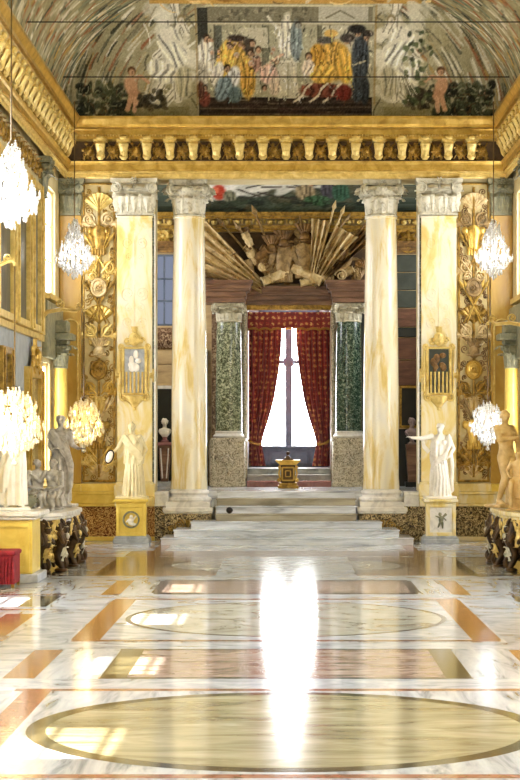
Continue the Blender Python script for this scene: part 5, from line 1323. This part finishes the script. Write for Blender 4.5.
# ================================================================ CONSOLE TABLES WITH SCULPTURE
def console(s, lab, mslab):
    X = lambda v: s*v
    t = thing('console_table', lab, 'console table', (X(4.35),-8.0,0), 'carved consoles along the side walls')
    poly = [(X(4.98),-9.6),(X(4.25),-9.55),(X(3.95),-9.1),(X(3.82),-8.4),(X(3.82),-7.0),(X(4.0),-6.45),(X(4.98),-6.4)]
    if s < 0: poly = poly[::-1]
    mb = MB(); mb.prism(poly,.96,1.04); mb.prism([(X(4.4)+(p[0]-X(4.4))*.95,-8+(p[1]+8)*.96) for p in poly],.91,.96); obj('slab', mb, MAT[mslab], t, 0, bevel=.012)
    R = random.Random(31+s)
    path = [Vector((X(4.25),-9.4,0)),Vector((X(4.02),-9.0,0)),Vector((X(3.92),-8.4,0)),Vector((X(3.92),-7.7,0)),Vector((X(3.92),-7.0,0)),Vector((X(4.1),-6.6,0))]
    def along(q):
        q *= len(path)-1; i = min(int(q),len(path)-2); return path[i].lerp(path[i+1],q-i), (path[i+1]-path[i]).normalized()
    mb = MB(); mb.tube([p+Vector((0,0,.86)) for p in path],.05,6)
    for i in range(30):
        p,d = along(R.random()); p = p+Vector((0,0,R.uniform(.66,.84))); mb.scroll(p,R.uniform(.06,.11),1.6,R.uniform(0,6.3),R.choice((-1,1)),.028,d,(0,0,1))
    obj('apron', mb, MAT['bronze'], t)
    mb = MB()
    for i in range(44):
        p,d = along(R.random()); out = Vector((d.y,-d.x,0)); out = out if out.x*s < 0 else -out; p = p+out*.05+Vector((0,0,R.uniform(.6,.86)))
        if i%2: mb.scroll(p,R.uniform(.05,.09),1.5,R.uniform(0,6.3),R.choice((-1,1)),.02,d,(0,0,1))
        else: mb.leaf(p,d,(0,0,R.choice((-1,1))),out,.12,.2,.3,.1)
    obj('gilt_foliage', mb, MAT['gold_w'], t, 50)
    for k,q in enumerate((.0,.2,.5,.8,1.0)):
        p,d = along(q); out = Vector((d.y,-d.x,0)); out = out if out.x*s < 0 else -out
        lb = MB(); V = lambda o,z: p+out*o+Vector((0,0,z))
        # leg carved as a crouching caryatid on a scroll
        lb.tube([V(0,.88),V(.05,.72),V(.08,.58),V(.02,.42),V(-.02,.3),V(.04,.16),V(.1,.05),V(.14,.03)],[.07,.1,.12,.11,.08,.07,.06,.04],9)
        lb.ell(V(.12,.74),(.075,.075,.09),9); lb.cap(V(.05,.66)+d*.1,V(.14,.52)+d*.16,.045,.035,7,3); lb.cap(V(.05,.66)-d*.1,V(.14,.52)-d*.16,.045,.035,7,3)
        lb.scroll(V(.06,.16),.12,1.6,-PI/2,1,.045,out,(0,0,1)); lb.scroll(V(.04,.82),.09,1.4,PI/2,-1,.035,out,(0,0,1))
        leg = obj('leg', lb, MAT['bronze'], t, 50)
        gb = MB()
        for j in range(5):
            gb.leaf(V(.1,.15+j*.12),d,(out*.3+Vector((0,0,1))),out,.13,.17,.35,.12)
        gb.ell(V(.17,.62),(.05,.05,.06),8); gb.ell(V(.12,.3)+d*.05,(.05,.05,.09),8); obj('gilt_mount', gb, MAT['capital' if k%2 else 'gold_w'], leg, 50)
        mb = MB(); mb.lathe([(.1,0),(.12,.02),(.1,.05),(.07,.06)],tuple(V(.06,0)),12); obj('foot', mb, MAT['bronze'], leg)
    mb = MB()
    for a,b in ((0,.5),(.2,.8),(.5,1)):
        pa,_ = along(a); pb,_ = along(b); m_ = (pa+pb)/2+Vector((X(.35),0,0))
        mb.tube([pa+Vector((0,0,.2)),pa.lerp(m_,.6)+Vector((0,0,.3)),m_+Vector((0,0,.24)),pb.lerp(m_,.6)+Vector((0,0,.3)),pb+Vector((0,0,.2))],.045,7)
    obj('stretcher', mb, MAT['bronze'], t)
    for i in range(9):
        p,d = along(.06+.11*i); out = Vector((d.y,-d.x,0)); out = out if out.x*s < 0 else -out; p = p-out*R.uniform(.02,.22)+Vector((0,0,R.uniform(.2,.5)))
        b = MB(); m = R.choice(('bronze','pink','capital','gold_w','capital'))
        if i%2 == 0:
            b.ell(p,(.1,.1,.12),10); b.ell(p+Vector((0,0,.16)),(.065,.065,.075),9); b.cap(p+d*.08,p+d*.2+Vector((0,0,.1)),.04,.03,7,3); b.cap(p-d*.08,p-d*.18-Vector((0,0,.08)),.04,.03,7,3); b.cap(p+d*.04-Vector((0,0,.08)),p+d*.1-Vector((0,0,.2)),.05,.03,7,3)
            obj('carved_figure', b, MAT[m], t, 50)
        else:
            b.scroll(p,.14,1.7,R.uniform(0,6),R.choice((-1,1)),.045,d,(0,0,1)); b.scroll(p+d*.2,.09,1.5,R.uniform(0,6),R.choice((-1,1)),.03,d,(0,0,1)); obj('carved_scroll', b, MAT[m], t, 50)
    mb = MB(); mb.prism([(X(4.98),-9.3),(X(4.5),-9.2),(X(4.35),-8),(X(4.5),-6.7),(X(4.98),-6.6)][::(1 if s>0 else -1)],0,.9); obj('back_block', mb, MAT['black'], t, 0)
console(-1,'dark carved console table with gilt mounts and white slab, by the yellow pedestal','white')
console(1,'dark carved console table with honey marble slab, under the standing nude','giallo')
Z = 1.04
# standing cloaked figure on the first console
def on_console(lab, x, y, H, pose, extra, m, yaw, base=.17, kind='statue', vox=.013, z=Z+.006, group=None):
    t = thing(kind, lab, 'statue', (x,y,z), group)
    mb = MB(); mb.M = place_M(x,y,z,H,yaw); mb.box(-base,base,-base*.8,base*.8,0,.035); mb.M = mb.M @ Matrix.Translation((0,0,.035))
    figure(mb,pose)
    if extra: extra(mb)
    sculpt('body', mb, m, t, vox); return t
def cloak(mb):
    gown(mb,(0,.01),.82,.03,.1,.105,21,8,.014,.01,.06); mantle(mb,[(-.12,-.05,.8),(0,-.1,.68),(.1,-.09,.55),(.13,-.06,.4),(.12,-.05,.15)],.08,4,3); mb.cap((.02,.1,.3),(.03,.1,.03),.05,.06,8,4)
on_console('tall grey cloaked statue standing at the end of the console, holding out one hand',-4.25,-6.78,1.68,dict(female=True,hair='bun',sh=.095,eR=(.14,-.02,.66),wR=(.22,-.06,.62),dR=(1,-.1,.1),wL=(-.06,-.12,.6),eL=(-.115,-.03,.65),dL=(.6,-.3,.3)),cloak,MAT['statue_g'],-.15)
# seated pair embracing
t = thing('statue_group','grey marble group of two embracing seated figures on the white slab','statue',(-4.4,-8.05,Z))
mb = MB(); mb.M = Matrix.Translation((-4.4,-8.05,Z)); mb.lathe([(.34,.0),(.37,.03),(.34,.08)],(0,0,0),20,None,.8); mb.ell((-.05,.02,.13),(.26,.22,.14),14)
mb.M = place_M(-4.52,-8.0,Z-.355,1.28,.35)
figure(mb,dict(eL=(-.17,-.05,.62),wL=(-.02,-.15,.58),dL=(1,-.2,.1),eR=(.19,-.06,.66),wR=(.24,-.1,.72),dR=(.5,-.2,.6),kL=(-.09,-.24,.48),fL=(-.09,-.22,.32),kR=(.08,-.25,.5),fR=(.1,-.25,.3),yaw=.7,tilt=.1))
gown(mb,(0,-.05),.58,.33,.15,.2,4,7,.02)
mb.M = place_M(-4.22,-8.1,Z-.355,1.28,-.3)
figure(mb,dict(female=True,hair='bun',eL=(-.18,-.05,.68),wL=(-.24,-.1,.74),dL=(-.5,-.2,.6),eR=(.16,-.05,.62),wR=(.05,-.16,.56),dR=(-1,-.2,.1),kL=(-.09,-.24,.48),fL=(-.09,-.22,.33),kR=(.08,-.24,.46),fR=(.1,-.22,.32),yaw=-.7,tilt=.1))
gown(mb,(0,-.05),.6,.33,.15,.2,6,8,.02)
for i in range(8):
    mb.tube([(-.25+i*.07,-.16,.55),(-.22+i*.065,-.25,.45),(-.2+i*.06,-.2,.34)],[.02,.028,.02],7)
sculpt('body', mb, MAT['statue_g'], t, .011)
t = thing('stone_urn','low round grey stone vessel in front of the embracing pair','urn',(-4.62,-8.95,Z))
mb = MB(); mb.lathe([(.1,0),(.12,.02),(.08,.05),(.16,.12),(.2,.2),(.19,.26),(.14,.29),(.15,.31),(.13,.31),(.12,.29)],(-4.6,-8.95,Z),24); obj('body', mb, MAT['greycap'], t, 50)
mb = MB()
for q in (-1,1): mb = MB(); mb.scroll((-4.6+q*.2,-8.97,Z+.22),.07,1.2,PI/2,q,.018); obj('handle', mb, MAT['greycap'], t)
on_console('honey coloured nude statue standing on the console, head turned down',4.1,-7.0,1.76,dict(sway=.03,sh=.1,hair='short',eL=(-.12,-.06,.68),wL=(.02,-.13,.7),dL=(1,-.1,.3),eR=(.2,.02,.65),wR=(.17,-.02,.53),dR=(0,-.3,-1),yaw=-.4,tilt=.15,kL=(-.03,-.05,.28),fL=(-.07,.01,.045)),lambda mb:(mb.cap((.12,.06,.0),(.1,.06,.4),.05,.035,9,6)),MAT['statue_y'],.55)
def seat(mb):
    mb.ell((0,.05,.2),(.2,.18,.26),12); gown(mb,(0,-.06),.56,.18,.15,.19,14,7,.02)
on_console('smaller honey coloured seated statue beside the standing nude, cut by the picture edge',4.17,-8.4,1.02,dict(kL=(-.09,-.24,.46),fL=(-.08,-.22,.06),kR=(.09,-.24,.46),fR=(.1,-.24,.06),eL=(-.19,-.02,.66),wL=(-.12,-.16,.55),dL=(.5,-.8,0)),seat,MAT['statue_y'],-.3,.2)

# --- yellow pedestal with draped torch bearer, red stool ---------------------------
t = thing('statue_pedestal','deep yellow square pedestal with white cap at the near end of the console','pedestal',(-4.5,-11.0,0))
mb = MB(); mb.box(-4.95,-4.02,-11.5,-10.4,0,.14); obj('base', mb, MAT['grey'], t, 0, bevel=.015)
mb = MB(); mb.box(-4.9,-4.12,-11.42,-10.48,.14,1.02); bd = obj('body', mb, MAT['yellow'], t, 0, bevel=.012)
mb = MB()
for z0,z1 in ((.18,.26),(.9,.98)): mb.box(-4.86,-4.16,-11.445,-11.41,z0,z1)
for x0,x1 in ((-4.86,-4.78),(-4.24,-4.16)): mb.box(x0,x1,-11.445,-11.41,.26,.9)
obj('panel_frame', mb, MAT['yellow'], bd, 0)
mb = MB(); mb.box(-4.95,-4.06,-11.5,-10.42,1.02,1.08); mb.box(-5.0,-3.98,-11.56,-10.36,1.08,1.16); obj('cap', mb, MAT['white'], t, 0, bevel=.015)
def torch(mb):
    gown(mb,(0,0),.84,.02,.13,.15,17,8,.018,0,.07); mantle(mb,[(.1,-.05,.8),(.02,-.1,.68),(-.08,-.1,.5),(-.1,-.08,.2)],.08,4,3)
on_console('pale draped statue on the yellow pedestal, half hidden by the candlelit chandelier',-4.5,-10.95,1.5,dict(female=True,hair='bun',eR=(.19,-.02,.7),wR=(.2,-.12,.84),dR=(0,-.2,1)),torch,MAT['statue'],.2,.18,'statue',.013,1.16)
t = thing('upholstered_stool','crimson covered stool at the foot of the yellow pedestal','stool',(-4.6,-12.1,0))
mb = MB(); mb.box(-5.0,-4.27,-12.4,-11.75,.06,.5); 
for i in range(14): mb.tube([(-4.97+i*.053,-12.405,.47),(-4.97+i*.053,-12.43,.25),(-4.97+i*.053,-12.42,.06)],[.012,.024,.028],6)
obj('skirt', mb, MAT['red'], t, 0)
mb = MB(); mb.box(-5.0,-4.24,-12.43,-11.72,.5,.58); obj('cushion', mb, MAT['red'], t, 0, bevel=.035, seg=3)
for x0 in (-4.95,-4.32):
    for y0 in (-12.36,-11.8):
        mb = MB(); mb.box(x0,x0+.05,y0,y0+.05,0,.1); obj('leg', mb, MAT['gold_d'], t, 0)

# ================================================================ SIDE WALL FURNISHINGS
def side_frame(s, y0, y1, z0, z1, lab, cat, name, mcan, wf=.14, mf='gold_w', crest=False, group=None):
    x = s*W; t = thing(name, lab, cat, (x-s*.05,(y0+y1)/2,z0), group)
    def bx(mb,a,b,*r): mb.box(*sorted((x-s*a,x-s*b)),*r)
    mb = MB(); bx(mb,.001,.05,y0+wf*.6,y1-wf*.6,z0+wf*.6,z1-wf*.6); obj('glass' if cat=='mirror' else 'canvas', mb, MAT[mcan], t, 0)
    mb = MB(); bx(mb,.001,.13,y0,y0+wf,z0,z1); bx(mb,.001,.13,y1-wf,y1,z0,z1); bx(mb,.001,.13,y0+wf,y1-wf,z0,z0+wf); bx(mb,.001,.13,y0+wf,y1-wf,z1-wf,z1); bx(mb,.13,.17,y0+.03,y0+wf*.5,z0+.03,z1-.03); bx(mb,.13,.17,y1-wf*.5,y1-.03,z0+.03,z1-.03); obj('frame', mb, MAT[mf], t, 0, bevel=.01)
    if crest:
        mb = MB(); ym = (y0+y1)/2; mb.M = Matrix.Translation((x-s*.12,ym,z1)) @ (RL if s<0 else RR)
        for q in (-1,1): mb.scroll((q*.28,0,.08),.17,1.7,-PI/2,q,.05); mb.scroll((q*.5,0,.02),.1,1.5,0,-q,.035); mb.leaf((q*.15,0,.1),(1,0,0),(q*.4,0,1),(0,-1,0),.2,.36,.25,.05)
        mb.ell((0,-.03,.22),(.14,.09,.18),10); mb.leaf((0,0,.34),(1,0,0),(0,0,1),(0,-1,0),.22,.28,.25,.05); obj('crest', mb, MAT['gold'], t, 50)
for s in (-1,1):
    if s < 0:
        side_frame(s,-9.3,-7.3,4.5,7.55,'tall dark painting in a gilt frame, cut off by the picture edge','painting','framed_painting','canvas_d',group='tall paintings on the side wall')
        side_frame(s,-7.0,-5.3,4.5,7.55,'tall dark painting in a gilt frame, middle of the three above the blue wall','painting','framed_painting','canvas_d',group='tall paintings on the side wall')
        side_frame(s,-5.0,-3.72,4.5,7.55,'tall dark painting in a gilt frame nearest the bright side window','painting','framed_painting','canvas_d',group='tall paintings on the side wall')
        side_frame(s,-8.7,-7.6,2.1,4.0,'gilt framed mirror behind the warm lower chandelier, low on the wall','mirror','framed_mirror','mirror',.12,'gold_d')
        side_frame(s,-5.5,-3.6,1.6,3.75,'gilt framed mirror with a carved crest, low on the side wall','mirror','framed_mirror','mirror',.2,'gold',True)
        mb = MB(); mb.box(-W,-W+.015,-10,-3.05,1.1,4.45); tag(obj('wall_cloth', mb, MAT['greyblue'], smooth=0),'grey blue cloth wall hanging behind mirrors and statues','wall hanging')
        mb = MB(); mb.box(-W,-W+.08,-10,-3.05,4.36,4.48); struct(obj('trim_4', mb, MAT['gold_w'], smooth=0))
        # gilt festoon and console capitals high up
        t = thing('festoon','gilded leafy festoon and scrolls high on the side wall under the cornice','relief',(-W+.1,-6,7.7))
        mb = MB()
        for i in range(12):
            mb.M = Matrix.Translation((-W+.05,-9.2+i*.52,7.9)) @ RL
            mb.scroll((0,0,0),.15,1.7,i,(-1)**i,.04); mb.leaf((.2,0,-.15),(1,0,0),(0,0,1),(0,-1,0),.22,.36,.3,.1)
        mb.M = None; obj('leaf_scroll', mb, MAT['gold_d'], t, 50)
    y0 = -.45
    # pilasters beside the side windows with grey green capitals
    for y,yl in ((-3.12,-1.35),):
        t = thing('side_pilaster','yellow marble pilaster with grey green capital on the %s' % ('left side wall between window and paintings' if s<0 else 'right side wall past the window'),'pilaster',(s*(W-.1),yl,1.1)); t['kind']='thing'
        mb = MB(); mb.box(*sorted((s*(W-.08),s*W)),y-.22,y+.22,4.5,7.38); obj('shaft', mb, MAT['gold_w'], t, 0, bevel=.01)
        put_m = Matrix.Translation((s*(W-.1),y,7.38)) @ (RL if s<0 else RR); pc = MB(); 
        for q in CC: pc.M = put_m; pc.add(q.v,q.f)
        obj('capital', pc, MAT['greycap'], t, 50)
        mb = MB(); mb.lathe([(.19,1.1),(.2,1.16),(.165,1.2),(.16,2.2),(.14,3.86)],(s*(W-.2),yl,0),24); obj('lower_shaft', mb, MAT['yellow'], t, 40)
        pc = MB(); pc.M = Matrix.Translation((s*(W-.2),yl,3.86)); cr = capital_round(.15,.62)
        for q in cr: pc.add(q.v,q.f)
        obj('lower_capital', pc, MAT['greycap'], t, 50)
        mb = MB(); mb.box(*sorted((s*(W-.5),s*W)),yl-.34,yl+.34,4.48,4.62); mb.box(*sorted((s*(W-.38),s*W)),yl-.26,yl+.26,4.62,4.9); obj('impost', mb, MAT['greycap'], t, 0, bevel=.02)
    mb = MB(); mb.box(*sorted((s*(W-.12),s*W)),-2.85,-.25,4.05,5.25); tag(obj('carved_spandrel', mb, MAT['greycap'], smooth=0, bevel=.02),'grey carved stone spandrel between the lower and upper side windows, %s wall' % ('left' if s<0 else 'right'),'stonework')

# ================================================================ CHANDELIERS
def chandelier(x, y, zc, ztop, lab, kind, warm, grp, bracket=None, sc=1.0):
    cm = MAT['crystal_w'] if warm else MAT['crystal']; bm = MAT['candle_w'] if warm else MAT['candle']
    t = thing('chandelier', lab, 'chandelier', (x,y,zc), grp); R = random.Random(int(x*10+y*7+zc*3))
    rod = MB(); rod.tube([(x,y,zc+.3*sc),(x,y,ztop)],.012,6); rod.ell((x,y,zc+.55*sc),.05,8); obj('rod', rod, MAT['brass'], t)
    st = MB()
    prof = [(.01,-.62),(.05,-.58),(.02,-.52),(.06,-.44),(.1,-.36),(.04,-.26),(.03,-.12),(.07,-.02),(.04,.08),(.025,.25),(.06,.34),(.03,.42),(.015,.52)]
    st.lathe([(r*sc,z*sc) for r,z in prof],(x,y,zc),14); obj('stem', st, cm, t, 50)
    n = 8 if kind=='upper' else 10
    for i in range(n):
        a = 2*PI*i/n+.2; d = Vector((math.cos(a),math.sin(a),0)); r = (.3 if kind=='upper' else .36)*sc; z0 = -.32*sc if kind=='upper' else (-.12 if i%2 else .12)*sc
        if kind!='upper' and i%2==0: r *= .72
        c = Vector((x,y,zc)); ab = MB(); ab.tube([c+Vector((0,0,z0)),c+d*r*.35+Vector((0,0,z0-.12*sc)),c+d*r*.8+Vector((0,0,z0-.1*sc)),c+d*r+Vector((0,0,z0+.04*sc))],.013*sc,6)
        ab.lathe([(.02*sc,0),(.05*sc,.02*sc),(.055*sc,.03*sc)],tuple(c+d*r+Vector((0,0,z0+.03*sc))),8); arm = obj('arm', ab, cm, t, 50)
        b = MB(); p = c+d*r+Vector((0,0,z0+.05*sc)); b.tube([p,p+Vector((0,0,.06*sc))],.012*sc,6); b.ell(p+Vector((0,0,.09*sc)),(.016*sc,.016*sc,.04*sc),6); obj('candle', b, bm, arm)
    cr = MB()
    if kind=='upper': rings = [(.06,.5,8),(.11,.42,12),(.15,.33,16),(.17,.24,18),(.2,.15,22),(.24,.06,26),(.3,-.03,30),(.35,-.12,34),(.37,-.2,36),(.36,-.28,36),(.31,-.36,30),(.23,-.43,22),(.15,-.5,14),(.06,-.57,8)]
    else: rings = [(.1,.48,12),(.2,.42,20),(.28,.34,26),(.32,.25,30),(.31,.16,28),(.35,.07,32),(.4,-.03,36),(.41,-.13,36),(.37,-.22,32),(.29,-.3,26),(.18,-.37,18),(.08,-.43,10)]
    for r,z,k in rings:
        a0 = R.uniform(0,6)
        for i in range(k):
            a = a0+2*PI*i/k+R.uniform(-.1,.1); rr = r*sc*R.uniform(.6,1.12)
            p = (x+rr*math.cos(a),y+rr*math.sin(a),zc+(z+R.uniform(-.04,.04))*sc); q = R.uniform(.7,1.35)*sc
            cr.ell(p,(.021*q,.021*q,.046*q),6); cr.ell((p[0],p[1],p[2]+.058*q),.013*q,5)
    for i in range(9):
        a = 2*PI*i/9
        for j in range(12):
            q = j/11; rr = (.05+.27*q**1.4)*sc; cr.ell((x+rr*math.cos(a),y+rr*math.sin(a),zc+(.48-.62*q)*sc),.014*sc,5)
    o = obj('crystal_drops', cr, cm, t, 0); o['kind'] = 'stuff'
    li = bpy.data.lights.new('crystal fill light','POINT'); li.energy = 14*sc if not warm else 22*sc; li.color = (1,.78,.42) if warm else (1,.97,.93); li.shadow_soft_size = .12  # point light added inside to brighten the crystals
    if y < -10: li.energy *= .45
    lo = bpy.data.objects.new('crystal_fill_light', li); C.objects.link(lo); lo.parent = t; lo.location = (0,0,-.16*sc)
    if bracket:
        s = -1 if x < 0 else 1; b = MB(); xw = s*(W-.02)
        b.tube([(xw,y,ztop-.25),(xw-s*.2,y,ztop-.05),(xw-s*.5,y,ztop+.0),(xw-s*.8,y,ztop-.03),(x+s*.06,y,ztop+.05),(x,y,ztop)],[.05,.045,.04,.035,.03,.02],8)
        b.scroll((xw-s*.45,y,ztop+.1),.1,1.5,-PI/2,-s,.025); b.scroll((x+s*.1,y,ztop+.08),.08,1.4,0,s,.02); b.ell((x,y,ztop-.02),.035,8); obj('bracket_arm', b, MAT['gold_w'], t)
a = at(74.5,250,36.4); b_ = at(493.5,250,36.4)
chandelier(a.x,a.y,6.26,9.3,'cut crystal chandelier hanging beside the bright upper side window','upper',False,'upper chandeliers')
chandelier(b_.x,b_.y,6.26,9.3,'cut crystal chandelier hanging before the gilded panel, above the cool white lower one','upper',False,'upper chandeliers')
chandelier(-4.15,-13.4,6.2,9.3,'largest upper crystal chandelier, cut by the picture edge before the dark paintings','upper',False,'upper chandeliers',None,1.1)
a = at(84,425,36.4); b_ = at(487.5,426,36.4)
chandelier(a.x,a.y,2.62,5.0,'candlelit yellowish chandelier on a wall bracket by the cloaked statue','lower',True,'lower chandeliers',True,.95)
chandelier(b_.x,b_.y,2.6,4.72,'cool white crystal chandelier on a wall bracket by the honey nude','lower',False,'lower chandeliers',True,.85)
chandelier(-4.1,-13.4,2.55,5.0,'candlelit chandelier in front of the draped statue on the yellow pedestal','lower',True,'lower chandeliers',True,1.0)

# iron tie rods across the vault
for d,lab in ((39.15,'thin iron tie rod crossing the vault low over the painted stairs'),(33.8,'thin iron tie rod crossing the vault higher in the picture, nearer the viewer')):
    z = at(0,77 if d>36 else 22,d).z; xe = W*math.sqrt(1-min(1,((z-ZV)/RISE))**2)+.01
    mb = MB(); mb.tube([(-xe,d-40,z),(xe,d-40,z)],.014 if d>36 else .012,6)
    tag(obj('tie_rod', mb, MAT['iron']), lab, 'tie rod', 'tie rods')

# ================================================================ LIGHT, CAMERA
sun = bpy.data.lights.new('sun','SUN'); sun.energy = 16; sun.angle = math.radians(.6); sun.color = (1,.95,.86)
so = bpy.data.objects.new('sun', sun); C.objects.link(so); so.rotation_euler = Vector((1,-.02,-1.82)).to_track_quat('-Z','Y').to_euler()
w = bpy.data.worlds.new('world'); bpy.context.scene.world = w; w.use_nodes = True
w.node_tree.nodes['Background'].inputs['Color'].default_value = (.75,.85,1,1); w.node_tree.nodes['Background'].inputs['Strength'].default_value = .3
cam = bpy.data.cameras.new('camera'); cam.sensor_fit = 'AUTO'; cam.sensor_width = 36; cam.lens = F*36/780; cam.shift_x = -(VX-260)/780; cam.shift_y = (VY-390)/780; cam.clip_end = 200
co = bpy.data.objects.new('camera', cam); C.objects.link(co); co.location = (0,-40,H0); co.rotation_euler = (PI/2,0,0)
sc = bpy.context.scene; sc.camera = co
sc.view_settings.view_transform = 'Standard'; sc.view_settings.look = 'None'; sc.view_settings.gamma = 1; sc.view_settings.use_curve_mapping = False
sc.view_settings.exposure = 0.62
sc.cycles.use_denoising = True; sc.cycles.denoising_prefilter = 'ACCURATE'
sc.cycles.max_bounces = 10; sc.cycles.diffuse_bounces = 5; sc.cycles.glossy_bounces = 5; sc.cycles.sample_clamp_indirect = 12
